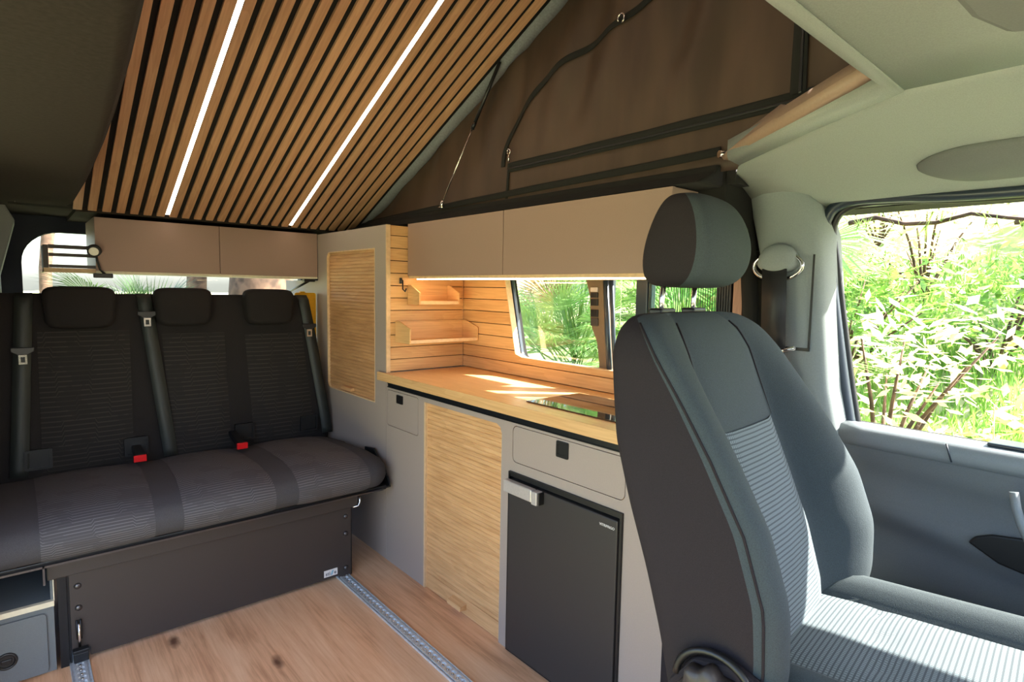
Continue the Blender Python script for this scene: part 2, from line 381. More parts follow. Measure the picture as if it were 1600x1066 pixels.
# front door window opening shaped to the photo
DW = [(-.62, .835), (.545, .835), (.56, .9), (.62, 1.25), (.635, 1.31), (.63, 1.345), (.61, 1.375), (.57, 1.388), (-.62, 1.375)]
holed(mb, OUT, [WIN2, WIN3, DW], 'x', 1.60, 1.63)
struct('wall_right', mb, 'black_felt', 'body side wall behind the kitchen unit', 'wall')
struct('window_2', MB().box(1.632, 1.636, 1.33, 1.95, .80, 1.24), 'glass', 'kitchen side window with palms outside', 'window')
struct('window_3', MB().box(1.632, 1.636, .88, 1.32, .80, 1.40), 'glass', 'narrow side window between kitchen window and blind', 'window')
struct('window_4', MB().box(1.632, 1.636, -.66, .64, .80, 1.38), 'glass', 'cab door window', 'window')
# window surrounds
fr2 = MB(); inner = [(1.345, .873), (1.772, .873), (1.792, .89), (1.80, .92), (1.866, 1.20), (1.85, 1.215), (1.37, 1.215)]
outer = [(1.32, .84), (1.80, .84), (1.825, .87), (1.84, .91), (1.935, 1.31), (1.90, 1.385), (1.32, 1.385)]
holed(fr2, outer, inner, 'x', 1.585, 1.605)
struct('trim_2', fr2, 'seal', 'black rubber surround of the kitchen window', 'trim', bevel=.004)
struct('sun_block_lip', MB().box(1.636, 1.75, -.9, 3.3, 1.37, 1.385), 'black_felt', 'added unseen lip along the outside of the body, blocking sun', 'trim')  # made-up lip outside the view, added to hold back sun at the side windows
struct('sun_block_ledge', MB().box(1.636, 1.775, 1.30, 2.0, 1.222, 1.236), 'seal', 'added unseen ledge above the kitchen window, trimming the sun patch', 'trim')  # added out of view; its width limits the sun patch on the worktop
# trim panel between the windows (brown, waved left edge) with its seal
pil = MB(); wave = [(1.435, 1.25), (1.432, 1.19), (1.412, 1.13), (1.407, 1.05), (1.398, 1.02), (1.372, .97), (1.36, .90), (1.357, .84)]
pil.prism(wave + [(1.30, .84), (1.34, 1.25)], 'x', 1.572, 1.586)
struct('trim_3', pil, 'pillar_brown', 'brown panel with a waved edge between the two side windows', 'trim', bevel=.002)
sl2 = MB(); sl2.tube([(1.57, 1.302, .82), (1.57, 1.322, 1.0), (1.57, 1.342, 1.24)], .010, 8); sl2.tube([(1.572, 1.278, .82), (1.572, 1.298, 1.0), (1.572, 1.318, 1.24)], .008, 8)
struct('trim_4', sl2, 'seal', 'blue-grey rubber seal beside the brown panel', 'trim')
mb = MB(); mb.box(1.575, 1.60, 1.165, 1.212, .80, 1.30, .004); mb.box(1.58, 1.60, .885, 1.30, .80, .845, .004); mb.box(1.575, 1.598, 1.148, 1.160, .80, 1.30, .003)
struct('trim_5', mb, 'seal', 'dark upright frame right of the narrow side window', 'trim')

# ceiling: rear dark headliner left of the pop-up opening
edge = [(.02, .30), (.055, .55), (.109, .76), (.127, 1.02), (.145, 1.35), (.158, 1.66), (.168, 2.0), (.176, 2.3), (.180, 2.6), (.184, 2.86)]
rows = []
for x, y in edge + [(.25, 2.9), (.3, 3.42)]:
    rows.append([(x + .012, y, 1.475), (x, y, 1.452), (x - .012, y, 1.446), (lerp(x, -.22, .5), y, 1.447), (-.2, y, 1.44), (-.24, y, 1.36 if y < 2.3 else 1.44)])
struct('ceiling_rear', MB().grid(rows), 'headliner_dark', 'dark cloth headliner left of the roof opening', 'ceiling', solid=.01)
struct('trim_6', MB().box(.2, 1.62, 2.86, 3.42, 1.425, 1.46), 'headliner_dark', 'dark roof lining over the rear cabinets', 'trim')

# ceiling: light cab headliner with rim around the roof opening
def hz(x): return 1.50 if x < 1.12 else 1.50 - .125 * min(1, (x - 1.12) / .46) ** 1.6
B_ = (1.150, .345); A_ = (1.335, .735)
rows = []
inner_line = [(-.22, .30), (.2, .325), (.716, .335), (1.0, .342), B_, (1.20, .445), (1.25, .55), (1.30, .66), A_, (1.36, .80), (1.62, .86)]
rows = [[] for _ in range(9)]
for (x, y) in inner_line[:5]:
    for i in range(9): rows[i].append((x, lerp(y, -.95, i / 8), hz(x) - .0 * i))
mbh = MB(); mbh.grid(rows)
xs = [lerp(B_[0], 1.625, i / 14) for i in range(15)]
def yedge(x): return interp([(1.15, .345), (1.20, .445), (1.25, .55), (1.30, .66), (1.335, .735), (1.40, .78), (1.625, .80)], x)[0]
rows = [[(x, lerp(yedge(x), -.95, (j / 16) ** 1.0), hz(x)) for x in xs] for j in range(17)]
mbh.grid(rows)
struct('ceiling_cab', mbh, 'headliner_light', 'pale green-grey cab headliner', 'ceiling', solid=.006)
# rim of the opening (folded lip)
mb = MB(); lip = []
for (x, y), (dx, dy) in (((-.2, .30), (0, .03)), ((.3, .325), (0, .033)), ((.716, .335), (0, .034)), ((1.0, .342), (0, .034)), ((1.150, .345), (-.022, .030)), ((1.24, .53), (-.030, .014)), ((1.335, .735), (-.030, .014))):
    z = hz(x); lip.append([(x, y, z - .004), (x + dx * .9, y + dy * .9, z + .006), (x + dx, y + dy, z + .014), (x + dx, y + dy, z + .05)])
mb.grid(lip); struct('trim_7', mb, 'headliner_light', 'folded light rim of the cab roof opening', 'trim', solid=.004)

# ------------------------------------------------------------------ pop-up roof, slats, canvas
HY, HZ, SL = 2.84, 1.428, .452
ZR = lambda y: HZ + SL * (HY - y)
YF = .34
def roofbox(mb, x0, x1, y0, y1, d0, d1):
    mb.prism([(y0, ZR(y0) + d0), (y1, ZR(y1) + d0), (y1, ZR(y1) + d1), (y0, ZR(y0) + d1)], 'x', x0, x1)
struct('ceiling_pop_up_roof', (lambda m: (roofbox(m, .0, 1.62, YF - .1, HY + .05, .03, .06), m)[1])(MB()), 'black_felt', 'raised pop-up roof shell above the slats', 'roof')
t = thing('slatted_ceiling_panel', (.77, HY, HZ), 'sloping ceiling panel of oak slats on black felt under the raised roof', 'ceiling panel')
m = MB(); roofbox(m, .17, 1.352, YF, HY, .012, .028); link('backing', m, 'slat_felt', t)
m = MB(); x = .506 - .02325; slx = []
c = .506 - .02325
while c > .19: slx.append(c); c -= .0465
c = .506 + .02325
while c < 1.345: slx.append(c); c += .0465
for c in slx: roofbox(m, c - .0144, c + .0144, YF, HY - .002, 0, .012)
link('slats', m, 'oak_ceiling', t, bevel=.0012)
for xc, lab in ((.506, 'left'), (1.0175, 'right')):
    o = thing('led_strip', (xc, HY, HZ), 'glowing warm LED strip, %s of the two between the ceiling slats' % ('left one' if lab == 'left' else 'right one'), 'LED strip', 'LED strips in the slatted ceiling')
    m = MB(); roofbox(m, xc - .0075, xc + .0075, YF + .02, HY - .02, .0005, .009); link('diffuser', m, 'led', o)
    m = MB(); roofbox(m, xc - .0092, xc - .0077, YF + .02, HY - .02, .0, .011); roofbox(m, xc + .0077, xc + .0092, YF + .02, HY - .02, .0, .011); link('channel', m, 'black', o)
# grey cloth edge between slats and canvas
m = MB(); rows = []
for i in range(60):
    y = lerp(YF, HY + .1, i / 59); w = .012 * math.sin(i * .9) * math.sin(i * .37)
    rows.append([(1.350, y, ZR(y) + .004), (1.372 + w * .4, y, ZR(y) - .004 + w), (1.395 + w, y, ZR(y) - .012), (1.402, y, ZR(y) + .02)])
m.grid(rows); tag(link('roof_edge_cloth', m, 'roof_edge', solid=.003), 'grey cloth edging strip along the right side of the slatted ceiling', 'cloth edging')

tc = thing('tent_canvas', (1.39, 1.6, 1.48), 'dark brown canvas side wall of the pop-up roof with zipped window', 'tent canvas')
def canv(y, z):
    k_ = (z - 1.47) / max(.05, ZR(y) - 1.47)
    a = .010 * math.sin(y * 21 + 2.2 * math.sin(z * 3.3)) + .007 * math.sin(y * 37 + z * 9) + .005 * math.sin(y * 9 - z * 14)
    a *= 1.15 * math.sin(min(1, max(0, k_)) * PI) ** .6 * min(1, max(.15, (z - 1.60) / .2))
    return 1.365 + .03 * k_ + a
NY, NZ = 150, 34; rows = []
for i in range(NY + 1):
    y = lerp(.36, 2.84, i / NY); rows.append([(canv(y, z), y, z) for z in [lerp(1.455, ZR(y) + .01, j / NZ) for j in range(NZ + 1)]])
link('side_wall', MB().grid(rows), 'canvas', tc, solid=.002)
rows = [[(x, .355 + .012 * math.sin(x * 23) * math.sin(j / 20 * PI), lerp(1.512, ZR(.36), j / 20)) for x in [lerp(.03, 1.36, i / 40) for i in range(41)]] for j in range(21)]
link('front_wall', MB().grid(rows), 'canvas', tc, solid=.002)
rows = [[(.02, y, z) for z in [lerp(1.455, ZR(y) + .01, j / 6) for j in range(7)]] for y in [lerp(.36, 2.84, i / 24) for i in range(25)]]
link('side_wall', MB().grid(rows), 'canvas', tc, solid=.002)
def zipline(pts, w, off=.004, n=30):
    P = []
    for (a, b) in zip(pts, pts[1:]):
        for i in range(n): P.append((lerp(a[0], b[0], i / n), lerp(a[1], b[1], i / n)))
    P.append(pts[-1]); return P
def smoothpts(pts, n=40):
    out = []
    for i in range(n + 1):
        t = i / n * (len(pts) - 1); k_ = min(int(t), len(pts) - 2); f = t - k_
        p0, p1, p2, p3 = pts[max(k_ - 1, 0)], pts[k_], pts[k_ + 1], pts[min(k_ + 2, len(pts) - 1)]
        out.append(tuple(.5 * ((2 * b) + (-a + c) * f + (2 * a - 5 * b + 4 * c - d) * f * f + (-a + 3 * b - 3 * c + d) * f ** 3) for a, b, c, d in zip(p0, p1, p2, p3)))
    return out
def band(name, pts, w, mat, off):
    P = smoothpts(pts, 70); rows = []
    for i, (y, z) in enumerate(P):
        a, b = P[max(i - 1, 0)], P[min(i + 1, len(P) - 1)]; d = Vector((b[0] - a[0], b[1] - a[1])).normalized(); nx, nz = -d.y * w / 2, d.x * w / 2
        r = [(y + nx * k_, z + nz * k_) for k_ in (-1, -.5, .0, .5, 1)]
        rows.append([(canv(q[0], q[1]) - off, q[0], q[1]) for q in r])
    return link(name, MB().grid(rows), mat, tc, solid=.002)
ARC = [(1.667, 1.592), (1.661, 1.652), (1.62, 1.723), (1.529, 1.811), (1.393, 1.87), (1.257, 1.909), (1.136, 1.938), (1.058, 1.96), (.90, 2.01)]
low = [(1.635, 1.584), (1.3, 1.584), (.95, 1.586), (.62, 1.592), (.42, 1.595)]
band('zip_band', low, .034, 'black_felt', .006); band('zipper', [(y, z - .004) for y, z in low], .006, 'black', .009)
band('zip_band', [(.618, 1.60), (.622, 1.8), (.625, 2.0), (.63, 2.35)], .036, 'black_felt', .007); band('zipper', [(.612, 1.60), (.616, 1.8), (.619, 2.0), (.624, 2.35)], .007, 'black', .010)
band('zip_band', ARC, .020, 'black_felt', .006)
band('seam', [(1.63, 1.60), (1.632, 1.53), (1.633, 1.475)], .012, 'black_felt', .006)
band('zip_band', [(2.75, 1.468), (2.2, 1.482), (1.6, 1.492), (1.0, 1.50), (.80, 1.505)], .022, 'black_felt', .008)
m = MB(); x = canv(1.62, 1.62) - .016
m.tube([(x, 1.622, 1.602), (x, 1.622, 1.632)], .0035, 8); m.tube([(x, 1.622 + .008 * math.cos(a), 1.638 + .009 * math.sin(a)) for a in [i * PI / 6 for i in range(13)]], .0025, 6)
link('hook', m, 'chrome', tc)
m = MB(); x = canv(1.14, 1.93) - .016
m.tube([(x, 1.137 + .012 * math.cos(a), 1.935 + .013 * math.sin(a)) for a in [i * PI / 7 - .5 for i in range(12)]], .0028, 6); link('hook', m, 'chrome', tc)
# black felt ledge over the cabinets
m = MB(); m.prism([(1.265, 1.418), (1.60, 1.418), (1.60, 1.46), (1.40, 1.475), (1.352, 1.472), (1.338, 1.452)], 'y', .80, 2.86)
struct('trim_8', m, 'black_felt', 'black felt ledge between the overhead cabinets and the canvas', 'trim', bevel=.006)
# gas strut
st = thing('roof_strut', (1.325, 1.99, 1.478), 'slim black and chrome gas strut between ledge and raised roof', 'gas strut')
p0 = Vector((1.318, 1.992, 1.482)); p1 = Vector((1.345, 1.665, ZR(1.665) - .005)); mid = p0.lerp(p1, .56)
link('rod', MB().tube([p0, mid], .003, 8), 'chrome', st); link('cylinder', MB().tube([mid, p1], .0065, 10), 'black', st)
link('collar', MB().tube([mid - (p1 - p0) * .0, mid + (p1 - p0) * .05], .0078, 10), 'black_metal', st)
m = MB(); m.tube([p0 - Vector((0, 0, .012)), p0 + (p1 - p0) * .04], .007, 8); m.tube([p0 + Vector((-.004, .012, -.008)), p0 + Vector((.0, -.016, -.008))], .005, 8); link('end_joint', m, 'chrome', st)
# roof latch rail at the corner of the opening
lr = thing('roof_latch_rail', (1.25, .6, 1.5), 'brownish moulded rail above the cab edge of the roof opening', 'rail')
a, b = Vector((1.325, .765, 1.472)), Vector((1.115, .385, 1.520)); d = (b - a).normalized(); u = Vector((0, 0, 1)); n_ = d.cross(u).normalized()
rows = []
for t_, h in ((0, .018), (.04, .030), (.12, .040), (.45, .052), (.47, .044), (1, .044)):
    p = a.lerp(b, t_); rows.append([p + n_ * .006, p + n_ * .012 + u * h * .4, p + n_ * .010 + u * h * .45, p - n_ * .002 + u * h, p - n_ * .012 + u * h, p - n_ * .012])
link('body', MB().grid(rows, True, True), 'brown_trim', lr)
m = MB(); m.tube([a + n_ * -.02 + u * .018 - d * .012, a + n_ * .012 + u * .018 - d * .012], .009, 12); link('screw', m, 'chrome', lr)

# ------------------------------------------------------------------ tall cabinet
tall = thing('tall_cabinet', (1.38, 2.5, 0), 'tall greige cabinet with tambour shutter beside the rear bench', 'cabinet')
m = MB(); holed(m, [(2.152, .0), (3.30, .0), (3.30, 1.18), (2.85, 1.18), (2.85, 1.405), (2.152, 1.405)], rrect(2.252, 2.738, .662, 1.312, .03, 6, (0, 1, 1, 0)), 'x', 1.16, 1.178)
link('front_panel', m, 'greige', tall)
m = MB(); m.box(1.178, 1.59, 2.166, 2.18, 0, 1.405); m.box(1.178, 1.59, 2.182, 2.85, 1.391, 1.405); m.box(1.178, 1.59, 3.28, 3.30, 0, 1.18); link('carcass', m, 'greige', tall)
link('edge_strip', MB().box(1.1585, 1.1765, 2.146, 2.1515, .80, 1.405), 'ply_edge', tall)
def tambour(x, y0, y1, z0, z1, pitch=.0155, depth=.0030):
    m = MB(); n = int(round((z1 - z0) / pitch)); p = (z1 - z0) / n; rows = []; zz = z0
    prof = []
    for i in range(n):
        b = z0 + i * p
        prof += [(x + depth, b), (x + .0008, b + p * .12), (x, b + p * .35), (x, b + p * .70), (x + .0010, b + p * .90)]
    prof.append((x + depth, z1))
    m.grid([[(a_, y, b_) for a_, b_ in prof] for y in (y0, y1)]); 
    for f in m.bm.faces: f.smooth = False
    m.box(x + depth + .001, x + depth + .008, y0, y1, z0, z1)
    return m
tb = link('tambour_shutter', tambour(1.170, 2.245, 2.745, .645, 1.33), 'oak_tall', tall)
link('pull', MB().prism([(1.170, .676), (1.150, .676), (1.154, .688), (1.170, .690)], 'y', 2.47, 2.575), 'oak_tambour', tb, bevel=.001)
m = MB(); holed(m, rrect(2.249, 2.741, .659, 1.315, .032, 6, (0, 1, 1, 0)), rrect(2.2535, 2.7365, .6635, 1.3105, .029, 6, (0, 1, 1, 0)), 'x', 1.1592, 1.172); link('opening_edge', m, 'ply_edge', tall)

# ------------------------------------------------------------------ kitchen base unit
base = thing('kitchen_base_cabinet', (1.38, 1.5, 0), 'low greige kitchen base cabinet with wooden tambour shutter and drawers', 'cabinet')
KX = 1.16
m = MB(); holed(m, [(.775, 0), (.904, 0), (.904, .588), (1.353, .588), (1.353, 0), (1.398, 0), (1.398, .70), (1.41, .72), (1.425, .726), (1.855, .726), (1.855, 0), (2.1515, 0), (2.1515, .7645), (.775, .7645)], rrect(1.90, 2.14, .583, .736, .010), 'x', KX, KX + .018) if False else None
outer = [(.775, 0), (.904, 0), (.904, .588), (1.353, .588), (1.353, 0), (1.396, 0), (1.396, .695), (1.404, .715), (1.422, .724), (1.856, .724), (1.856, 0), (2.1505, 0), (2.1505, .7645), (.775, .7645)]
DR1 = rrect(1.899, 2.141, .583, .733, .010); DR2 = rrect(.902, 1.343, .618, .734, .018)
m = MB(); holed(m, outer, [DR1, DR2], 'x', KX, KX + .018); link('front_panel', m, 'greige', base)
m = MB(); m.box(KX + .018, 1.58, .775, .79, 0, .76); m.box(KX + .019, 1.58, 2.13, 2.145, 0, .76); m.box(1.57, 1.585, .79, 2.13, 0, .76); m.box(KX + .03, 1.57, 1.36, 1.37, 0, .72); link('carcass', m, 'greige', base)
for q in ((KX - .0008, KX + .02, 1.8462, 1.8555, 0, .7235), (KX + .002, KX + .02, 1.396, 1.3995, 0, .69)): link('shutter_edge', MB().box(*q), 'ply_edge', base)
tb = link('tambour_shutter', tambour(1.168, 1.39, 1.848, .06, .722), 'oak_tambour', base)
link('bottom_board', MB().box(1.168, 1.178, 1.39, 1.848, .002, .0605), 'oak_tambour', tb)
link('pull', MB().prism([(1.169, .022), (1.138, .026), (1.142, .040), (1.169, .046)], 'y', 1.585, 1.665), 'oak_tambour', tb, bevel=.001)
def drawer(y0, y1, z0, z1, r, ly0, ly1, lz0, lz1, w2):
    m = MB().prism(rrect(y0 + .002, y1 - .002, z0 + .002, z1 - .002, r), 'x', KX, KX + .017)
    d = link('drawer_front', m, 'greige', base, bevel=.0008)
    m = MB(); holed(m, rrect(y0, y1, z0, z1, r), rrect(y0 + .002, y1 - .002, z0 + .002, z1 - .002, r), 'x', KX + .004, KX + .012); link('groove', m, 'groove', d)
    m = MB(); holed(m, rrect(ly0, ly1, lz0, lz1, .004), rrect(ly0 + .007, ly1 - .007, lz0 + .008, lz1 - .008, .003), 'x', KX - .0035, KX)
    l = link('latch', m, 'black', d, bevel=.0008)
    return d
drawer(1.899, 2.141, .583, .733, .010, 2.013, 2.062, .687, .721, 0)
drawer(.902, 1.343, .618, .734, .018, 1.103, 1.150, .680, .727, 0)
for (a, b, c, d) in ((2.016, 2.059, .690, .718), (1.106, 1.147, .683, .724)):
    link('latch', MB().box(KX - .002, KX + .001, a, b, c, d, .0005), 'black', base)
link('profile_rail', (lambda m: (m.box(KX - .005, KX, .775, 2.128, .7445, .7635), m.box(KX - .008, KX - .002, .775, 2.128, .7600, .7640), m.box(KX - .008, KX - .002, .775, 2.128, .7440, .7470), m)[3])(MB()), 'black_metal', base)
link('end_panel', MB().box(KX - .004, 1.58, .752, .774, 0, .764, .002), 'fabric_cab_dark', base)

fr = thing('fridge', (1.36, 1.13, 0), 'black compressor fridge with silver handle built into the kitchen', 'fridge')
link('body', MB().box(1.176, 1.54, .915, 1.342, .01, .575), 'black', fr)
m = MB(); holed(m, [(.9045, .002), (1.3525, .002), (1.3525, .5875), (.9045, .5875)], [(.911, .008), (1.347, .008), (1.347, .581), (.911, .581)], 'x', 1.153, 1.176); m.box(1.156, 1.163, .912, 1.346, .572, .580); link('frame', m, 'black', fr)
dr = link('door', MB().box(1.148, 1.174, .914, 1.344, .010, .566, .003), 'fridge', fr)
m = MB(); m.box(1.126, 1.148, 1.217, 1.346, .530, .568, .004); link('handle', m, 'silver', dr)
m = MB(); m.box(1.122, 1.148, 1.190, 1.214, .528, .568, .003); link('handle_button', m, 'silver', dr)
link('handle_button', MB().box(1.128, 1.149, 1.1855, 1.1915, .530, .566, .001), 'black', dr)
text('logo', 'VITRIFRIGO', .0098, 'white', dr, basis((1.1478, .948, .5425), (0, -1, 0), (-1, 0, 0)))

wt = thing('worktop', (1.35, 1.5, .765), 'oak kitchen worktop with a patch of sunlight', 'worktop')
link('board', MB().box(1.143, 1.572, .70, 2.205 - .06, .7655, .80, .0015), 'oak_top', wt)
link('board', MB().box(1.143, 1.157, 2.145, 2.20, .7655, .80, .0015), 'oak_top', wt)
hb = thing('hob', (1.33, 1.14, .80), 'flush black glass hob lid mirroring the window, set in the worktop', 'hob')
link('glass_lid', MB().box(1.212, 1.455, .86, 1.342, .8004, .8045, .001), 'hob', hb)

# slatted oak linings
def gymin(z): return interp([(.80, .70), (.879, .70), (.8795, 1.745), (.892, 1.786), (1.195, 1.862), (1.25, 1.875)], z)[0]
pn = thing('slatted_wall_lining', (1.55, 1.6, .8), 'oak slatted lining on the side wall left of and below the kitchen window', 'wall lining')
m = MB(); zz = .802; P = .051
for i in range(9):
    a, b = zz + i * P + .0015, zz + (i + 1) * P - .0015
    if b > 1.25: break
    if i == 0: m.prism([(.70, a), (2.150, a), (2.150, b), (.70, b)], 'x', 1.548, 1.562)
    elif i == 1: m.prism([(.70, a), (2.150, a), (2.150, b), (1.790, b), (1.782, .888), (1.745, .879), (.70, .879)], 'x', 1.548, 1.562)
    else: m.prism([(gymin(a), a), (2.150, a), (2.150, b), (gymin(b), b)], 'x', 1.548, 1.562)
link('slats', m, 'oak_y', pn, bevel=.0006)
m = MB(); m.prism([(.70, .80), (2.15, .80), (2.15, 1.25), (1.875, 1.25), (1.787, .892), (1.747, .880), (.70, .880)], 'x', 1.562, 1.570); link('backing', m, 'slat_felt', pn)
m = MB(); 
for (p, q) in (((1.745, .879), (1.786, .890)), ((1.786, .890), (1.8745, 1.25)), ((.70, .879), (1.745, .879))):
    (y0, z0), (y1, z1) = p, q; d = Vector((y1 - y0, z1 - z0)).normalized(); n2 = Vector((-d.y, d.x)) * .0015
    m.prism([(y0 + n2.x, z0 + n2.y), (y1 + n2.x, z1 + n2.y), (y1 - n2.x, z1 - n2.y), (y0 - n2.x, z0 - n2.y)], 'x', 1.5475, 1.575)
link('edge_strip', m, 'ply_edge', pn)
pn = thing('slatted_divider_lining', (1.36, 2.16, .8), 'oak slatted lining on the end of the tall cabinet facing the worktop', 'wall lining')
m = MB()
for i in range(12):
    a, b = zz + i * P + .0015, min(zz + (i + 1) * P - .0015, 1.404); m.box(1.1775, 1.547, 2.150, 2.162, a, b)
link('slats', m, 'oak_x', pn, bevel=.0006); link('backing', MB().box(1.178, 1.5465, 2.1622, 2.1655, .80, 1.404), 'slat_felt', pn)
# trays
def tray(x0, x1, y0, z0, h, label, sidew=.006, front=.45):
    t = thing('wall_tray', ((x0 + x1) / 2, 2.148, z0), label, 'tray', 'wooden trays on the slatted wall')
    yb = 2.148; yf = y0
    for xx in (x0, x1 - sidew):
        link('side_panel', MB().prism([(yb, z0), (yb, z0 + h), (lerp(yb, yf, .25), z0 + h), (yf, z0 + h * front), (yf, z0)], 'x', xx, xx + sidew), 'oak_y', t, bevel=.0008)
    link('bottom_board', MB().box(x0 + sidew, x1 - sidew, yf + .004, yb, z0 + .004, z0 + .010), 'oak_x', t)
    link('back_board', MB().box(x0 + sidew, x1 - sidew, yb - .006, yb, z0 + .010, z0 + h), 'oak_x', t)
    link('front_lip', MB().box(x0 + sidew, x1 - sidew, yf, yf + .005, z0 + .002, z0 + .016, .001), 'ply_edge', t)
    return t
tray(1.258, 1.46, 2.055, 1.082, .082, 'small oak tray with angled sides on the slatted wall, upper of two', front=.62)
tray(1.20, 1.542, 2.030, .925, .088, 'wide oak tray with angled sides on the slatted wall, lower of two', front=.70)
hk = MB(); hk.tube([(1.225, 2.143, 1.185), (1.225, 2.130, 1.180), (1.225, 2.130, 1.145), (1.229, 2.118, 1.136), (1.231, 2.112, 1.148)], .0032, 8); hk.box(1.219, 1.231, 2.143, 2.1495, 1.168, 1.192, .002)
tag(link('wall_hook', hk, 'black', smooth=True), 'small black metal hook on the slatted wall left of the upper tray', 'hook')

# ------------------------------------------------------------------ overhead cabinets
oc = thing('overhead_cabinet', (1.4, 1.5, 1.195), 'long greige overhead cabinet with two flap doors above the worktop', 'cabinet')
m = MB(); m.box(1.272, 1.545, .868, .884, 1.205, 1.414); m.box(1.272, 1.545, 2.131, 2.1455, 1.205, 1.414); m.box(1.272, 1.545, .884, 2.131, 1.402, 1.414); m.box(1.53, 1.545, .884, 2.131, 1.217, 1.402); link('body', m, 'greige_warm', oc)
for a, b in ((.866, 1.5225), (1.5255, 2.1455)):
    link('door', MB().box(1.257, 1.271, a, b, 1.200, 1.4145, .0012), 'greige_warm', oc)
link('bottom_board', MB().box(1.262, 1.545, .868, 2.1455, 1.190, 1.2045), 'ply_edge', oc)
o = thing('led_strip', (1.32, 1.5, 1.188), 'glowing warm LED strip under the overhead cabinet', 'LED strip')
link('diffuser', MB().box(1.286, 1.296, .88, 2.12, 1.1852, 1.1900), 'led_nook', o)

rc = thing('rear_overhead_cabinet', (.7, 2.98, 1.195), 'greige overhead cabinet with two doors below the slatted ceiling at the rear', 'cabinet')
m = MB(); m.box(.256, 1.158, 2.866, 3.20, 1.398, 1.408); m.box(.256, .270, 2.866, 3.20, 1.20, 1.398); m.box(1.144, 1.158, 2.866, 3.20, 1.20, 1.398); m.box(.27, 1.144, 3.19, 3.20, 1.20, 1.398); link('body', m, 'greige_warm', rc)
for a, b in ((.256, .7105), (.7125, 1.158)): link('door', MB().box(a, b, 2.850, 2.865, 1.196, 1.408, .0012), 'greige_warm', rc)
link('bottom_board', MB().box(.256, 1.158, 2.852, 3.20, 1.187, 1.1995), 'ply_pale', rc)
rk = thing('open_rack', (.17, 2.9, 1.19), 'small open dark rack at the left end of the rear overhead cabinet', 'rack')
link('bottom_board', MB().box(.093, .2555, 2.852, 3.02, 1.187, 1.203, .001), 'ply_edge', rk)
link('side_panel', MB().box(.093, .109, 2.852, 3.02, 1.2035, 1.290, .001), 'dark_metal', rk)
for a, b in ((1.277, 1.292), (1.247, 1.260), (1.204, 1.216)): link('bar', MB().box(.1095, .2555, 2.853, 2.862, a, b, .001), 'dark_metal', rk)
lp = thing('reading_lamp', (.285, 2.84, 1.175), 'small black swivel reading lamp beside the open rack', 'lamp')
link('base', MB().box(.245, .310, 2.832, 2.848, 1.168, 1.186, .003), 'black', lp)
link('stem', MB().tube([(.283, 2.838, 1.184), (.268, 2.832, 1.20), (.258, 2.828, 1.235), (.256, 2.826, 1.262)], .0045, 8), 'black', lp)
hd = link('head', MB().tube([(.256, 2.838, 1.285), (.250, 2.818, 1.275), (.247, 2.806, 1.270)], [.016, .025, .023], 18), 'black', lp)
link('lens', MB().tube([(.2475, 2.8075, 1.2705), (.2465, 2.8035, 1.2695)], [.017, .016], 18), 'silver', hd)
gs = thing('cabinet_strut', (1.1, 3.1, 1.16), 'short black strut below the right end of the rear overhead cabinet', 'strut')
link('rod', MB().tube([(1.125, 2.88, 1.176), (1.115, 3.22, 1.10)], .006, 8), 'black', gs); link('bracket', MB().box(1.095, 1.150, 2.862, 2.89, 1.172, 1.1868, .002), 'black', gs)
ylw = MB(); ylw.prism(rrect(1.050, 1.156, .60, 1.118, .012), 'y', 2.868, 2.880); ylw.box(1.075, 1.10, 2.864, 2.884, 1.118, 1.124)
tag(link('yellow_board', ylw, 'yellow', bevel=.002), 'yellow plastic board standing behind the right end of the bench backrest', 'board')

# ------------------------------------------------------------------ rear bench
bn = thing('rear_bench_seat', (.53, 2.4, 0), 'dark grey patterned three-seat rear bench with headrests and seat belts', 'bench seat')
def prof_cushion(s):   # s 0..1 from the under-edge of the front, over the roll, to the crease
    tab = [(0, 2.10, .352), (.05, 2.062, .356), (.12, 2.040, .385), (.22, 2.040, .418), (.30, 2.062, .447), (.40, 2.125, .466), (.55, 2.25, .472), (.75, 2.47, .458), (.9, 2.63, .444), (1, 2.72, .430)]
    return interp(tab, s)
def smooth_tab(f, n): 
    raw = [f(i / 80) for i in range(81)]
    for _ in range(3): raw = [raw[0]] + [tuple((a + 2 * b + c) / 4 for a, b, c in zip(raw[i - 1], raw[i], raw[i + 1])) for i in range(1, 80)] + [raw[-1]]
    return [raw[int(round(i / n * 80))] for i in range(n + 1)]
CP = smooth_tab(prof_cushion, 40)
def cush_pt(x, i, off=0.):
    y, z = CP[i]; a, b = CP[max(i - 1, 0)], CP[min(i + 1, 40)]; d = Vector((b[0] - a[0], b[1] - a[1])).normalized(); n = Vector((-d.y, d.x))
    # the ends round off in plan
    e = max(0, (x - 1.045) / .10); e2 = max(0, (-.13 - x) / .05); e = max(e, e2); rnd = 1 - math.sqrt(max(0, 1 - min(1, e) ** 2))
    fr_ = max(0, 1 - i / 26); yy = y + rnd * .17 * fr_; zz = z - rnd * .045 * (1 if i > 8 else .2) * (1 - .3 * (i > 30))
    puff = 0
    for c in (.165, .54, .90): puff += .006 * math.exp(-((x - c) / .13) ** 2) * (1 if i > 6 else 0)
    return Vector((x, yy + n.x * (off + puff), zz + n.y * (off + puff)))
xsb = [-.18 + i * .0125 for i in range(107)]; xsb = [x for x in xsb if x <= 1.145]
rows = [[cush_pt(x, i) for i in range(41)] + [Vector((x, 2.72, .34)), Vector((x, 2.13 + (.15 * max(0, (x - 1.045) / .1)), .345))] for x in xsb]
cu = link('cushion', MB().grid(rows, True, True), 'fabric_dark', bn)
def seat_edge(v0, v1, i): return lerp(v0, v1, min(1, max(0, (i - 12) / 20)) ** 1.2)
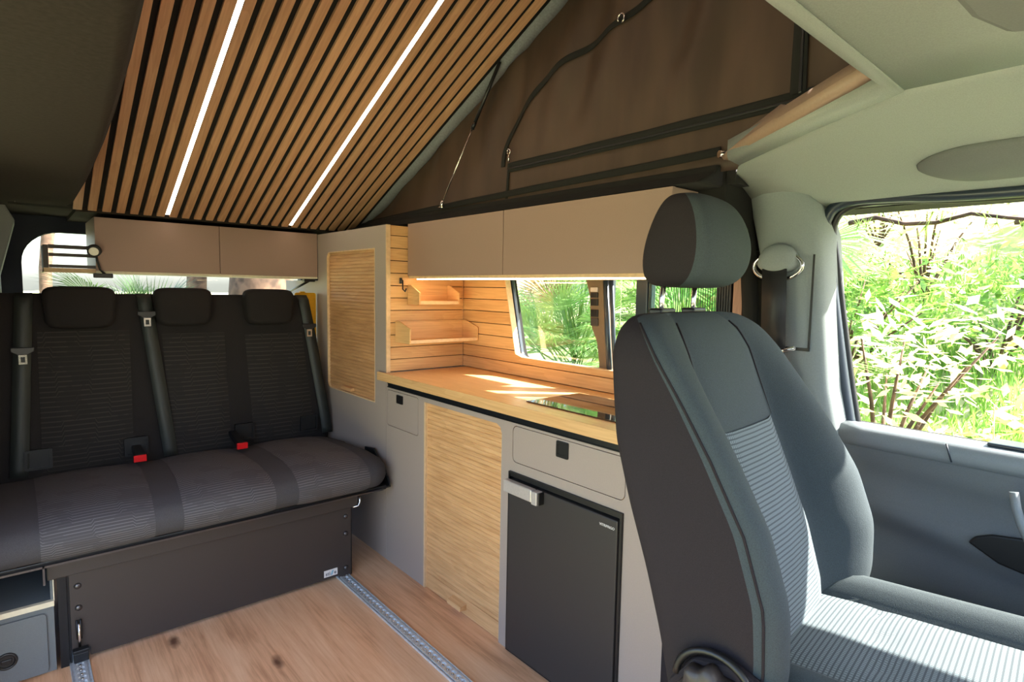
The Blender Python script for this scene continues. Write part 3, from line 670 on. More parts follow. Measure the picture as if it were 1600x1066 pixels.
for (xa0, xa1, xb0, xb1) in ((.028, .028, .306, .338), (.385, .425, .672, .690), (.752, .785, 1.030, 1.05)):
    rws, uvs = [], []
    for i in range(1, 40):
        r, u_ = [], []
        for j in range(21):
            x = lerp(seat_edge(xa0, xa1, i), seat_edge(xb0, xb1, i), j / 20); ed = min(j, 20 - j) / 20
            r.append(cush_pt(x, i, .0012 + .0028 * min(1, ed * 8))); u_.append((x, i / 40 * .9))
        rws.append(r); uvs.append(u_)
    link('seat_panel', MB().grid(rws, uvs=uvs), 'circuit_seat', bn)
# backrest
def back_y(z, x=0): return interp([(.40, 2.700), (.46, 2.678), (.60, 2.690), (.80, 2.715), (1.0, 2.742), (1.09, 2.756)], z)[0]
def back_right(z): return interp([(.42, 1.148), (.55, 1.148), (.85, 1.118), (1.06, 1.090), (1.105, 1.080)], z)[0]
rows = []
zs = [.40 + i * .0177 for i in range(41)]
for z in zs:
    t_ = max(0, (z - 1.07) / .038); dz = z if z < 1.10 else 1.106; xr = back_right(z) - .02 * max(0, t_) ** 2; r = []
    for j in range(61):
        x = lerp(-.17, xr, j / 60); e = max(0, (x - (xr - .03)) / .03); y = back_y(z) + .03 * (1 - math.sqrt(max(0, 1 - min(1, e) ** 2))) + .014 * t_ ** 2
        r.append((x, y, dz))
    r += [(xr, 2.80 + .03 * (z - .4), dz), (-.17, 2.80 + .03 * (z - .4), dz)]
    rows.append(r)
bk = link('backrest', MB().grid(rows, True, True), 'fabric_back', bn)
for (a0, a1, b0, b1, z1) in ((.055, .060, .337, .345, .965), (.475, .455, .695, .692, .945), (.790, .775, 1.065, 1.030, .935)):
    rws, uvs = [], []
    for i in range(31):
        z = lerp(.455, z1, i / 30); r, u_ = [], []
        for j in range(17):
            x = lerp(lerp(a0, a1, i / 30), lerp(b0, b1, i / 30), j / 16); ed = min(j, 16 - j) / 16; ez = min(i, 30 - i) / 30
            r.append((x, back_y(z) - .002 - .010 * min(1, ed * 5) * min(1, ez * 8), z)); u_.append((x, z))
        rws.append(r); uvs.append(u_)
    link('back_panel', MB().grid(rws, uvs=uvs), 'circuit_back', bn)
def pillow(x0, x1, z0, z1, y0, y1, e=.35, n=14, tp=0.):
    m = MB(); rows = []
    cx, cz, hx, hz_ = (x0 + x1) / 2, (z0 + z1) / 2, (x1 - x0) / 2, (z1 - z0) / 2
    N_ = 40
    for k_ in range(n + 1):
        t_ = k_ / n; y = lerp(y0, y1, t_); s = min(t_, 1 - t_) * 2; sc = (1 - (1 - min(1, s * 1.6)) ** 2.2) * .16 + .84
        r = []
        for j in range(N_):
            a = 2 * PI * j / N_; c_, s_ = math.cos(a), math.sin(a)
            px = math.copysign(abs(c_) ** e, c_); pz = math.copysign(abs(s_) ** e, s_)
            r.append((cx + hx * px * sc * (1 + tp * pz), y, cz + hz_ * pz * sc))
        rows.append(r)
    m.grid(rows, True, True); return m
for x0, x1, z0 in ((.080, .300, .975), (.432, .640, .978), (.775, .985, .974)):
    h = link('headrest', pillow(x0, x1, z0, 1.134, 2.690, 2.775, .38, tp=.05), 'fabric_back', bn, smooth=True)
    for q in (-.05, .05): link('post', MB().tube([((x0 + x1) / 2 + q, 2.766, 1.0), ((x0 + x1) / 2 + q, 2.766, 1.12)], .005, 6), 'chrome', h)
# belts
for (xt, xb, zt, tz, w) in ((.028, -.010, 1.085, .905, .052), (.400, .462, 1.085, 1.03, .050), (1.045, 1.122, 1.085, .965, .048)):
    pts = [(xt, 2.772, zt + .022)] + [(lerp(xb, xt, (z - .46) / (zt - .46)), back_y(z) - .014, z) for z in [lerp(zt, .452, i / 24) for i in range(25)]]
    b = link('seat_belt', MB().ribbon(pts, w, (1, 0, 0), .0012), 'belt', bn)
    xx = lerp(xb, xt, (tz - .46) / (zt - .46)); yy = back_y(tz) - .022
    link('stopper', MB().prism([(xx - .033, tz + .008), (xx + .033, tz + .008), (xx + .033, tz - .006), (xx + .014, tz - .018), (xx - .014, tz - .018), (xx - .033, tz - .006)], 'y', yy - .005, yy + .006), 'black', b, bevel=.002)
    m = MB(); holed(m, [(xx - .012, tz - .018), (xx + .012, tz - .018), (xx + .012, tz - .052), (xx - .012, tz - .052)], [(xx - .006, tz - .026), (xx + .006, tz - .026), (xx + .006, tz - .045), (xx - .006, tz - .045)], 'y', yy - .003, yy - .0008); link('tongue', m, 'chrome', b)
for x, y in ((.325, 2.575), (.680, 2.535)):
    b = link('buckle', MB().prism([(y - .012, .472), (y + .03, .472), (y + .14, .500), (y + .14, .520), (y + .03, .505), (y - .012, .500)], 'x', x - .016 + .02, x + .016 + .02), 'black', bn, bevel=.003)
    link('release_button', MB().box(x - .020 + .015, x + .022 + .015, y - .022, y - .010, .474, .499, .002), 'red', b)
for x in (.345, .405 + .345, 1.035, .045):
    m = MB(); holed(m, rrect(x - .040, x + .040, .472, .545, .006), rrect(x - .032, x + .032, .480, .537, .004), 'y', 2.664, 2.684); m.box(x - .033, x + .033, 2.670, 2.684, .479, .538); link('fixing_cover', m, 'black', bn)
# under-frame
m = MB(); m.box(-.19, 1.12, 2.075, 2.70, .335, .352, .003); link('seat_tray', m, 'black', bn)
m = MB(); m.prism([(2.08, .345), (2.30, .345), (2.30, .46), (2.22, .47), (2.10, .375)], 'x', 1.136, 1.142); m.box(1.095, 1.142, 2.08, 2.30, .338, .345)
for yy, z in ((2.13, .385), (2.16, .40), (2.19, .43), (2.24, .42)): m.dome((1.136, yy, z), (-1, 0, 0), .007)
link('side_bracket', m, 'black_metal', bn)
m = MB(); m.box(-.19, 1.10, 2.062, 2.068, .338, .344); m.box(.030, .035, 2.062, 2.066, .288, .344); link('tray_lip', m, 'bolt', bn)
link('cross_beam', MB().box(.040, 1.005, 2.098, 2.135, .283, .336, .004), 'dark_metal', bn)
fp = link('front_panel', MB().prism([(.090, .040), (.135, .040), (.135, .012), (.900, .012), (.935, .012), (.935, .002), (.984, .002), (.984, .278), (.090, .278)], 'y', 2.115, 2.121), 'dark_metal', bn, bevel=.001)
for x, z in ((.962, .247), (.962, .177), (.962, .037), (.110, .240), (.110, .172)):
    link('bolt', MB().dome((x, 2.115, z), (0, -1, 0), .0095), 'bolt', fp)
lg = link('name_plate', MB().box(.872, .926, 2.1135, 2.1152, .022, .0485), 'white', fp)
T = lambda x: basis((x, 2.1133, .034), (1, 0, 0), (0, -1, 0))
text('lettering', 'sti', .021, 'navy', lg, T(.887)); text('lettering', 'e', .021, 'navy', lg, T(.917))
link('emblem', MB().prism([(.8975, .026), (.905, .026), (.911, .044), (.9035, .044)], 'y', 2.1128, 2.1136), 'paleblue', lg)
for q in ((.984, .990, 2.121, 2.60, .0, .28), (.084, .090, 2.121, 2.60, .0, .28), (.062, .083, 2.112, 2.124, .0, .284)): link('side_plate', MB().box(*q), 'black_metal', bn)
m = MB(); m.tube([(.108, 2.104, .055), (.108, 2.100, .085), (.108, 2.102, .128)], .004, 8); link('lock_lever', m, 'chrome', bn)
m = MB(); m.tube([(.1035, 2.103, .08), (.1035, 2.103, .14)], .003, 8); m.tube([(.1125, 2.103, .08), (.1125, 2.103, .14)], .003, 8); m.box(.090, .130, 2.09, 2.112, .040, .050, .002); m.box(.092, .129, 2.094, 2.112, .010, .038, .002); link('lock_body', m, 'black_metal', bn)
m = MB(); m.tube([(1.012, 2.10, .335), (1.014, 2.095, .300), (1.006, 2.095, .286), (.985, 2.10, .283)], .004, 8); link('frame_clip', m, 'chrome', bn)

# floor rails
def rail(xc, y0, y1, label):
    t = thing('floor_rail', (xc, (y0 + y1) / 2, 0), label, 'floor rail', 'steel rails in the floor')
    h = .0065
    m = MB(); m.box(xc - .024, xc + .024, y0, y1, .0, .0022); m.box(xc - .024, xc - .021, y0, y1, .0022, h, .0005); m.box(xc + .021, xc + .024, y0, y1, .0022, h, .0005)
    m.box(xc - .016, xc - .0095, y0, y1, .0022, h, .001); m.box(xc + .0095, xc + .016, y0, y1, .0022, h, .001)
    y = y0 + .012
    while y < y1: # the necks between the round openings
        for s in (-1, 1): m.prism([(xc + s * .0096, y - .006), (xc + s * .0046, y - .002), (xc + s * .0046, y + .002), (xc + s * .0096, y + .006)], 'z', .0022, h)
        y += .0254
    link('track', m, 'steel', t)
    m = MB(); y = y0 + .0247
    while y < y1 - .01: m.dome((xc, y, .0022), (0, 0, 1), .0052, 8); y += .0254
    link('bolts', m, 'chrome', t)
rail(.952, .9, 2.30, 'long perforated steel rail in the wooden floor running to the bench right end')
rail(.106, 1.1, 2.20, 'perforated steel rail at the left foot of the bench')

# low cabinet on the left
lc = thing('low_cabinet', (-.07, 2.3, 0), 'low grey cabinet with pale plywood edge and round latch under the bench left end', 'cabinet')
m = MB(); m.box(-.18, .052, 2.112, 2.118, 0.002, .202); m.box(.046, .052, 2.118, 2.60, .002, .28); link('body', m, 'door_trim', lc)
link('top_edge', MB().box(-.18, .0535, 2.104, 2.120, .202, .218, .0008), 'ply_pale', lc); link('top_board', MB().box(-.18, .046, 2.120, 2.60, .204, .217), 'door_trim', lc); link('side_edge', MB().box(.052, .0545, 2.106, 2.116, .218, .283), 'ply_pale', lc)
dd = link('door', MB().prism(rrect(-.175, .034, .006, .186, .012), 'y', 2.104, 2.1118), 'door_trim', lc, bevel=.001)
m = MB(); m.tube([(-.058 + .021 * math.cos(a), 2.103, .077 + .021 * math.sin(a)) for a in [i * PI / 12 for i in range(25)]], .004, 8, False); m.disc((-.058, 2.105, .077), 'y', .021, .004); m.box(-.070, -.046, 2.099, 2.104, .071, .083, .002); link('round_latch', m, 'black', dd)

# ------------------------------------------------------------------ cab seat
cs = thing('captain_chair', (1.045, .3, 0), 'grey front cab seat with dark side and gridded centre cloth, right foreground', 'car seat'); cs.rotation_euler.z = math.radians(5.5)
cs_shift = .02
BT = [(.42, .400, .385, .520, .235, .150), (.50, .395, .360, .530, .250, .150), (.60, .405, .335, .545, .262, .147), (.70, .432, .338, .572, .266, .143), (.80, .470, .372, .610, .263, .138),
      (.90, .510, .432, .645, .256, .133), (.98, .540, .490, .660, .246, .130), (1.04, .562, .535, .668, .242, .128), (1.08, .585, .568, .668, .228, .120), (1.105, .610, .600, .664, .200, .10), (1.114, .632, .628, .655, .17, .09)]
CX = 1.052
def cab_ring(z, off=0):
    yf, yb, yr, hw, hi = interp(BT, z); pts = []
    # from left rear, along left side, front bolster, insert, right bolster, side, rear
    Lf = [(-hw * .86, yr), (-hw * .97, yr - .012), (-hw, yr - .035), (-hw * 1.0, lerp(yr, yb, .5)), (-hw * .995, yb + .030), (-hw * .985, yb + .014), (-hw * .955, yb + .003), (-hw * .90, yb), (lerp(-hw, -hi, .42), yb + (yf - yb) * .05), (lerp(-hw, -hi, .66), lerp(yb, yf, .32)), (lerp(-hw, -hi, .88), lerp(yb, yf, .82)), (-hi, yf + .004), (-hi * .9, yf - .004), (-hi * .6, yf - .007), (0, yf - .009)]
    R_ = [(-a, b) for a, b in Lf[:-1]][::-1]
    return [(CX + a, b, z) for a, b in Lf + R_]
zl = [lerp(.42, 1.04, i / 26) for i in range(27)] + [1.055, 1.07, 1.085, 1.097, 1.107, 1.114]
m = MB(); m.grid([cab_ring(z) for z in zl], True, True)
for q, f in enumerate(m.bm.faces): f.material_index = 0 if 4 <= q % 29 < 24 else 1
br_ = link('backrest', m, ['fabric_cab', 'fabric_cab_dark'], cs, sub=1)
# piping seam along the left and right side
for s in (-1, 1):
    pts = []
    for z in zl[2:-2]:
        yf, yb, yr, hw, hi = interp(BT, z); pts.append((CX + s * hw * .992, yb + .027, z))
    link('piping', MB().tube(pts, .0022, 6), 'fabric_cab_dark', br_)
# insert panel with grid cloth
rws, uvs = [], []
for i in range(31):
    z = lerp(.50, .908, i / 30); yf, yb, yr, hw, hi = interp(BT, z); r, u_ = [], []
    for j in range(17):
        a = lerp(-hi * .96, hi * .96, j / 16); ed = min(j, 16 - j) / 16; base_y = interp([(-1, yf + .002), (-.6, yf - .007), (0, yf - .009), (.6, yf - .007), (1, yf + .002)], a / hi)[0]
        r.append((CX + a, base_y - .003 - .004 * min(1, ed * 8), z + (0 if i < 30 else 0))); u_.append((a, z))
    rws.append(r); uvs.append(u_)
link('centre_panel', MB().grid(rws, uvs=uvs), 'insert', br_)
# vertical seams above the insert
for s in (-1, 1):
    pts = []
    for z in [lerp(.908, 1.095, i / 14) for i in range(15)]:
        yf, yb, yr, hw, hi = interp(BT, z); pts.append((CX + s * hi * 1.02, yf - .000, z))
    link('piping', MB().tube(pts, .0018, 6), 'fabric_cab_dark', br_)
# headrest
m = MB(); rows = []
HR = [(1.160, .085, .615, .680), (1.166, .108, .585, .700), (1.185, .122, .562, .708), (1.22, .128, .550, .708), (1.26, .126, .552, .700), (1.30, .116, .566, .688), (1.325, .106, .584, .676), (1.336, .092, .600, .668), (1.342, .07, .614, .660)]
for (z, hw, yf, yr) in HR:
    hw *= .85; L_ = [(-hw * .80, yr), (-hw * .96, yr - .018), (-hw, lerp(yr, yf, .5)), (-hw * .97, yf + .022), (-hw * .90, yf + .008), (-hw * .6, yf + .001), (0, yf - .002)]
    R_ = [(-a, b) for a, b in L_[:-1]][::-1]; rows.append([(CX + .016 + a, b, z) for a, b in L_ + R_])
m.grid(rows, True, True)
for q, f in enumerate(m.bm.faces): f.material_index = 0 if 3 <= q % 13 < 9 else 1
hr_ = link('headrest', m, ['fabric_cab', 'fabric_cab_dark'], cs, sub=2)
for x in (.995, 1.125):
    link('post', MB().tube([(x, .660, 1.09), (x, .662, 1.13), (x, .658, 1.20)], .0055, 10), 'chrome', hr_)
    link('post_sleeve', MB().box(x - .028, x + .028, .645, .675, 1.106, 1.120, .004), 'black', cs)
# cushion
def cab_cush(a, y):
    """height of the cushion top at lateral offset a and y"""
    hw, hi = .255, .150
    zc = interp([(-.12, .582), (.0, .588), (.2, .576), (.34, .568), (.42, .560)], y)[0]
    s = abs(a)
    if s < hi: return zc - .004 * (s / hi) ** 2 + .004
    t_ = (s - hi) / (hw - hi); return zc + .036 * math.sin(min(1, t_ * 1.15) * PI) ** .8 * (1 if t_ < .87 else .9) - (.05 * max(0, (t_ - .75) / .25) ** 2)
av = [-.255, -.245, -.232, -.21, -.19, -.17, -.155, -.148, -.12, -.08, 0, .08, .12, .148, .155, .17, .19, .21, .232, .245, .255]
rows = []
for i in range(24):
    y = lerp(.47, -.16, i / 23); rows.append([(CX + a, y, cab_cush(a, y)) for a in av] + [(CX + .26, y, .50), (CX + .25, y, .44), (CX - .25, y, .44), (CX - .26, y, .50)])
m = MB(); m.grid(rows, True, True); cc = link('cushion', m, 'fabric_cab', cs, smooth=True)
rws, uvs = [], []
for i in range(25):
    y = lerp(.415, -.14, i / 24); r, u_ = [], []
    for j in range(17):
        a = lerp(-.144, .144, j / 16); ed = min(j, 16 - j) / 16; g = .006 * math.exp(-((y - .27 - .25 * a) / .006) ** 2)
        r.append((CX + a, y, cab_cush(a, y) + .003 + .004 * min(1, ed * 8) - g)); u_.append((a, y))
    rws.append(r); uvs.append(u_)
link('centre_panel', MB().grid(rws, uvs=uvs), 'insert', cc)
# seat base, side shield, recliner knob
link('base_box', MB().box(.86, 1.25, -.05, .44, .0, .44, .01), 'black', cs)
m = MB(); m.prism([(.50, .40), (.50, .545), (.46, .600), (.40, .615), (.33, .590), (.27, .54), (.0, .50), (.0, .40)], 'x', .772, .797); link('side_shield', m, 'fabric_cab_dark', cs, bevel=.008)
m = MB(); rows = []
for xx, sc_ in ((.770, 1), (.752, 1), (.746, .93), (.745, .6)):
    rows.append([(xx, .425 + sc_ * (.045 + .004 * math.cos(8 * a)) * math.cos(a), .560 + sc_ * (.045 + .004 * math.cos(8 * a)) * math.sin(a)) for a in [2 * PI * i / 64 for i in range(64)]])
m.grid(rows, True, True); link('recliner_knob', m, 'dark_metal', cs)
link('rim_trim', MB().tube([(.776, .425 + .062 * math.cos(a), .560 + .060 * math.sin(a)) for a in [PI * (.02 + i / 20 * .9) for i in range(21)]], .006, 8), 'black', cs)

cs.location.y += cs_shift
# ------------------------------------------------------------------ B-pillar, cab belt, door
rows = []
for (z, yl, yr) in ((1.505, .875, .700), (1.47, .850, .685), (1.42, .806, .655), (1.37, .790, .630), (1.30, .772, .606), (1.25, .760, .600), (1.08, .733, .580), (.92, .716, .560), (.79, .700, .530), (.5, .68, .50), (0, .66, .47)):
    bx = 1.50 + .035 * max(0, (.0)) 
    rows.append([(bx + .075, yl + .012, z), (bx + .022, yl + .004, z), (bx + .004, yl - .012, z), (bx - .012, lerp(yl, yr, .35), z), (bx - .014, lerp(yl, yr, .65), z), (bx - .002, yr + .018, z), (bx + .016, yr + .002, z), (bx + .11, yr - .006, z)])
struct('trim_9', MB().grid(rows), 'trim_light', 'light grey B-pillar trim behind the cab seat', 'trim')
m = MB(); m.tube([(1.515, .905, 1.51), (1.515, .832, 1.42), (1.515, .800, 1.30), (1.515, .770, 1.0), (1.515, .75, .7), (1.515, .73, 0)], .022, 8); struct('trim_10', m, 'black_felt', 'black seal along the rear edge of the B-pillar', 'trim')
m = MB(); m.box(1.488, 1.490, .610, .615, 1.02, 1.25); m.box(1.484, 1.4905, .610, .668, 1.012, 1.020); struct('trim_11', m, 'black', 'thin dark slot line on the B-pillar trim', 'trim')
bl = thing('cab_seat_belt', (1.475, .68, 1.2), 'dark cab seat belt hanging from the B-pillar anchor', 'seat belt')
m = MB(); rows = []
for xx, sc_ in ((1.488, 1.0), (1.468, 1.0), (1.458, .9), (1.452, .6), (1.450, .1)):
    rows.append([(xx, .694 + .052 * sc_ * math.cos(a) * (1 if math.sin(a) < 0 else .95), 1.233 + (.045 if math.sin(a) > 0 else .030) * sc_ * math.sin(a)) for a in [2 * PI * i / 32 for i in range(32)]])
link('anchor_cover', MB().grid(rows, True, True), 'trim_light', bl)
link('anchor_ring', MB().tube([(1.472, .694 + .061 * math.cos(a), 1.222 + .034 * math.sin(a)) for a in [2 * PI * i / 32 for i in range(33)]], .0055, 8, False), 'chrome', bl)
link('strap', MB().ribbon([(1.457, .694, 1.215), (1.455, .690, 1.13), (1.450, .683, 1.02)], .062, (0, -1, 0), .0012), 'belt_brown', bl)
link('strap', MB().ribbon([(1.448, .682, 1.02), (1.45, .665, .95), (1.455, .64, .86), (1.455, .61, .70)], .054, (0, -1, 0), .0012), 'belt_brown', bl)
link('tongue', MB().tube([(1.440, .725, .995), (1.440, .690, 1.008), (1.440, .655, 1.012), (1.440, .625, 1.022)], .0055, 8), 'chrome', bl)

d1 = thing('door_1', (1.56, .2, 0), 'cab door with light window ledge, armrest recess and pocket', 'door'); d1['kind'] = 'structure'
# window seal (curved corner)
sp_ = smoothpts([(.535, .82), (.558, .93), (.587, 1.09), (.615, 1.25), (.627, 1.315), (.622, 1.348), (.604, 1.372), (.56, 1.386), (.47, 1.384), (.24, 1.372), (-.62, 1.37)], 70)
link('window_seal', MB().tube([(1.575, y, z) for y, z in sp_], .015, 8), 'seal', d1)
link('window_seal', MB().tube([(1.590, y - .014, z - .008) for y, z in sp_], .010, 8), 'black', d1)
# lit jamb strip
link('jamb', MB().prism([(.628, 1.34), (.650, 1.35), (.622, 1.09), (.572, .80), (.555, .70), (.530, .70), (.548, .80), (.598, 1.09)], 'x', 1.552, 1.57), 'trim_light', d1, bevel=.003)
# door panel surface, sculpted: rows by z
def door_x(y, z):
    x = 1.530
    x += .020 * max(0, min(1, (z - .800) / .03)) if z > .80 else 0
    s = 1 / (1 + math.exp(-(z - (.735 + .06 * (y - .2))) / .006)); x += -.008 * s + .004      # groove step
    c1 = .665 + .16 * (y - .30); x -= .024 * math.exp(-((z - c1 + .03) / .035) ** 2) * (1 if y < .50 else max(0, 1 - (y - .50) / .03))
    if z < .50: x += .012 * min(1, (.50 - z) / .05)
    return x
rows = []
for i in range(60):
    z = lerp(.0, .808, i / 59); rows.append([(door_x(y, z), y, z) for y in [lerp(.548 if z > .7 else .53, -.62, j / 60) for j in range(61)]])
link('panel', MB().grid(rows), 'door_trim', d1, solid=.004)
m = MB(); rows = []
for y in [lerp(.549, -.62, j / 20) for j in range(21)]:
    rows.append([(1.600, y, .838), (1.560, y, .843), (1.530, y, .840), (1.515, y, .828), (1.512, y, .806), (1.520, y, .794), (1.535, y, .790), (1.60, y, .79)])
m.grid(rows, True, True); link('ledge', m, 'door_ledge', d1)
m = MB(); m.box(1.540, 1.605, -.62, .262, .842, .850, .003); m.tube([(1.5115, .325, .838), (1.511, .313, .800)], .0016, 6); link('ledge_joint', m, 'seal', d1)
m = MB(); m.prism([(.272, .640), (.262, .655), (.235, .668), (.10, .690), (-.2, .70), (-.2, .60), (.15, .600), (.22, .612)], 'x', 1.500, 1.512); link('armrest_recess', m, 'black', d1, bevel=.004)
m = MB(); m.prism([(.455, .455), (.44, .475), (.40, .485), (.10, .52), (-.3, .52), (-.3, .30), (.42, .30), (.455, .33)], 'x', 1.505, 1.520); link('pocket', m, 'black', d1, bevel=.004)
m = MB(); m.tube([(1.470, .202, .775), (1.468, .196, .745), (1.466, .186, .715), (1.466, .17, .68)], .008, 8); link('pull_handle', m, 'door_ledge', d1)
# headliner bulge and visor
m = MB(); rows = []
for i in range(25):
    t_ = i / 24; y = lerp(.40, -.30, t_ ** 1.6); s = math.sin(min(1, .02 + t_ ** 1.6 * 6) * PI / 2) ** .55
    rows.append([(1.455 + .06 * math.cos(a) * s, y, hz(1.455 + .06 * math.cos(a) * s) - .003 - .026 * s * max(0, math.sin(a))) for a in [PI * j / 10 for j in range(11)]])
m.grid(rows); tag(link('grab_handle_bulge', m, 'bulge', smooth=True, solid=.003), 'grey padded bulge on the headliner above the cab door window', 'headliner moulding')
m = MB(); m.prism([(.60, .158), (.68, .156), (.745, .140), (.772, .10), (.785, .03), (.80, -.2), (.60, -.2)], 'z', 1.405, 1.425); tag(link('sun_visor', m, 'bulge', bevel=.008), 'folded pale sun visor at the top right corner below the headliner', 'sun visor')

# small things on the window pillar, blind and post
sw = thing('switch_panel', (1.57, 1.39, 1.09), 'column of small dark sockets and switches on the brown pillar panel', 'switch panel')
for k_, (a, b, mt) in enumerate(((1.148, 1.165, 'silver'), (1.128, 1.146, 'black'), (1.100, 1.124, 'black'), (1.060, 1.086, 'black'), (1.028, 1.056, 'dark_metal'))):
    yc = 1.389 - .045 * (1.15 - a); link('socket', MB().box(1.566, 1.5715, yc - .017, yc + .017, a, b, .002), mt, sw)
bd = thing('pleated_screen', (1.56, 1.0, 1.0), 'half-drawn pleated insect screen behind the cab headrest', 'screen')
m = MB(); m.box(1.561, 1.5615, .905, 1.145, .85, 1.20); link('mesh', m, 'mesh_screen', bd)
m = MB(); y = .905
while y < 1.06: m.box(1.5585, 1.5605, y, y + .0014, .85, 1.20); y += .0078
y = 1.065
while y < 1.145: m.box(1.5590, 1.5605, y, y + .0007, .85, 1.20); y += .0105
link('threads', m, 'black', bd)
m = MB()
for i in range(6): m.box(1.545, 1.565, .856 + i * .008, .8615 + i * .008, .80, 1.42)
link('folded_stack', m, 'black_metal', bd)
tag(link('wooden_post', MB().box(1.545, 1.580, .822, .850, .70, 1.42, .002), 'post_wood'), 'narrow reddish wooden post between screen and B-pillar', 'post')
m = MB(); m.box(1.375, 1.60, .79, .90, 1.27, 1.56); m.box(1.375, 1.60, .765, .792, 1.425, 1.56); struct('trim_12', m, 'black_felt', 'black lining above the wooden post', 'trim')

# ------------------------------------------------------------------ outside
def smst(a, b, x): t_ = min(1, max(0, (x - a) / (b - a))); return t_ * t_ * (3 - 2 * t_)
def gh(x, y):
    az = x / max(.5, y) if y > 0 else 9
    h = -.55 + .34 * max(0, x - 2.6) * smst(.35, .75, az) - .10 * min(5, max(0, y - 4)) * (1 - smst(.3, .7, az))
    return h + .08 * math.sin(x * 1.7 + y) * math.sin(y * 1.3) + .05 * math.sin(x * 4.1) * math.sin(y * 3.7)
far = lambda t_: -12 + 40 * t_ if t_ <= 1 else 28 + 500 * (t_ - 1) ** 2 + 40 * (t_ - 1)
rows = [[(x, y, gh(min(x, 26), y)) for x in [far(j / 100) for j in range(151)]] for y in [far(i / 100) for i in range(151)]]
struct('ground', MB().grid(rows), 'ground', 'sunny hillside rising beside the van', 'ground')
rnd = random.Random(3)
def fan(m, o, d, nrm, size, n=30, spread=2.7, w=.0085):
    o = Vector(o); d = Vector(d).normalized(); nrm = Vector(nrm); nrm = (nrm - d * nrm.dot(d)).normalized(); s = d.cross(nrm)
    for i in range(n):
        a = lerp(-spread / 2, spread / 2, i / (n - 1)) + rnd.uniform(-.03, .03); L_ = size * (1 - .25 * abs(a) / spread) * rnd.uniform(.9, 1.05)
        e = d * math.cos(a) + s * math.sin(a); q = nrm.cross(e).normalized() * w * size * 1.8
        p1 = o + e * L_ * .5 + nrm * .03 * size; p2 = o + e * L_ - nrm * rnd.uniform(.02, .22) * size
        v = [m.bm.verts.new(x) for x in (o, p1 + q, p2, p1 - q)]; m.bm.faces.new(v)
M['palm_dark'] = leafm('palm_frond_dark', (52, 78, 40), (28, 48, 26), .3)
def palm(x, y, h, n, size, label, dry=.05):
    z0 = gh(x, y); t = thing('fan_palm', (x, y, z0), label, 'palm', 'fan palms outside')
    m, md, ms = MB(), MB(), MB()
    for k_ in range(n):
        a = rnd.uniform(0, 2 * PI); el = rnd.uniform(-.3, 1.35); L_ = rnd.uniform(.35, .8) * size
        d = Vector((math.cos(a) * math.cos(el), math.sin(a) * math.cos(el), math.sin(el))); o = Vector((x, y, z0 + h * rnd.uniform(.45, 1)))
        tip = o + d * L_; ms.tube([o, o + d * L_ * .5 + Vector((0, 0, .03)), tip], .006, 4)
        fan(md if rnd.random() < dry else m, tip, d + Vector((0, 0, -.15)), Vector((rnd.uniform(-.5, .5), rnd.uniform(-.5, .5), 1)), rnd.uniform(.3, .5) * size)
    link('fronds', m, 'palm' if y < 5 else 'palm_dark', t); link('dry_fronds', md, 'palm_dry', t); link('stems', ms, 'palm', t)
    m = MB(); m.tube([(x, y, z0 - .1), (x, y, z0 + h * .45)], [.09, .05], 10); link('trunk', m, 'bark', t)
palm(3.1, 2.9, 1.4, 60, 1.05, 'bushy fan palm close outside the kitchen window, left part')
palm(3.4, 2.2, 1.3, 60, 1.05, 'bushy fan palm close outside the kitchen window, right part')
palm(4.6, 3.6, 1.6, 60, 1.3, 'fan palm farther behind the left part of the kitchen window')
palm(4.9, 2.7, 1.6, 60, 1.3, 'fan palm farther behind the right part of the kitchen window')
palm(4.1, 2.55, 1.5, 50, .9, 'fan palm seen through the pleated screen')
palm(.75, 6.2, 1.35, 46, .95, 'fan palm behind the rear window, beside the open rack')
palm(.25, 6.6, 1.2, 36, .9, 'low fan palm at the left edge of the rear window', .3)
palm(1.35, 7.2, 1.35, 30, .8, 'low fan palm left of the pine trunks in the rear window', .1)
def trunk(x, y, r, lean, label, h=7):
    z0 = gh(x, y) - .2; m = MB(); pts, rr = [], []
    for i in range(15): t_ = i / 14; pts.append((x + lean * h * t_ + .06 * math.sin(i * 1.1), y + .05 * math.sin(i * .8), z0 + h * t_)); rr.append(r * (1.15 - .4 * t_) * (1 + .06 * math.sin(i * 2.3)))
    m.tube(pts, rr, 20); tag(link('pine_tree_trunk', m, 'bark'), label, 'tree', 'pine trunks behind the van')
trunk(1.60, 7.2, .10, .0, 'thin pine trunk in the rear window, left of the thick one')
trunk(2.15, 6.6, .32, -.02, 'thick pine trunk at the right end of the rear window')
trunk(.40, 9.0, .065, -.02, 'distant trunk at the left end of the rear window')

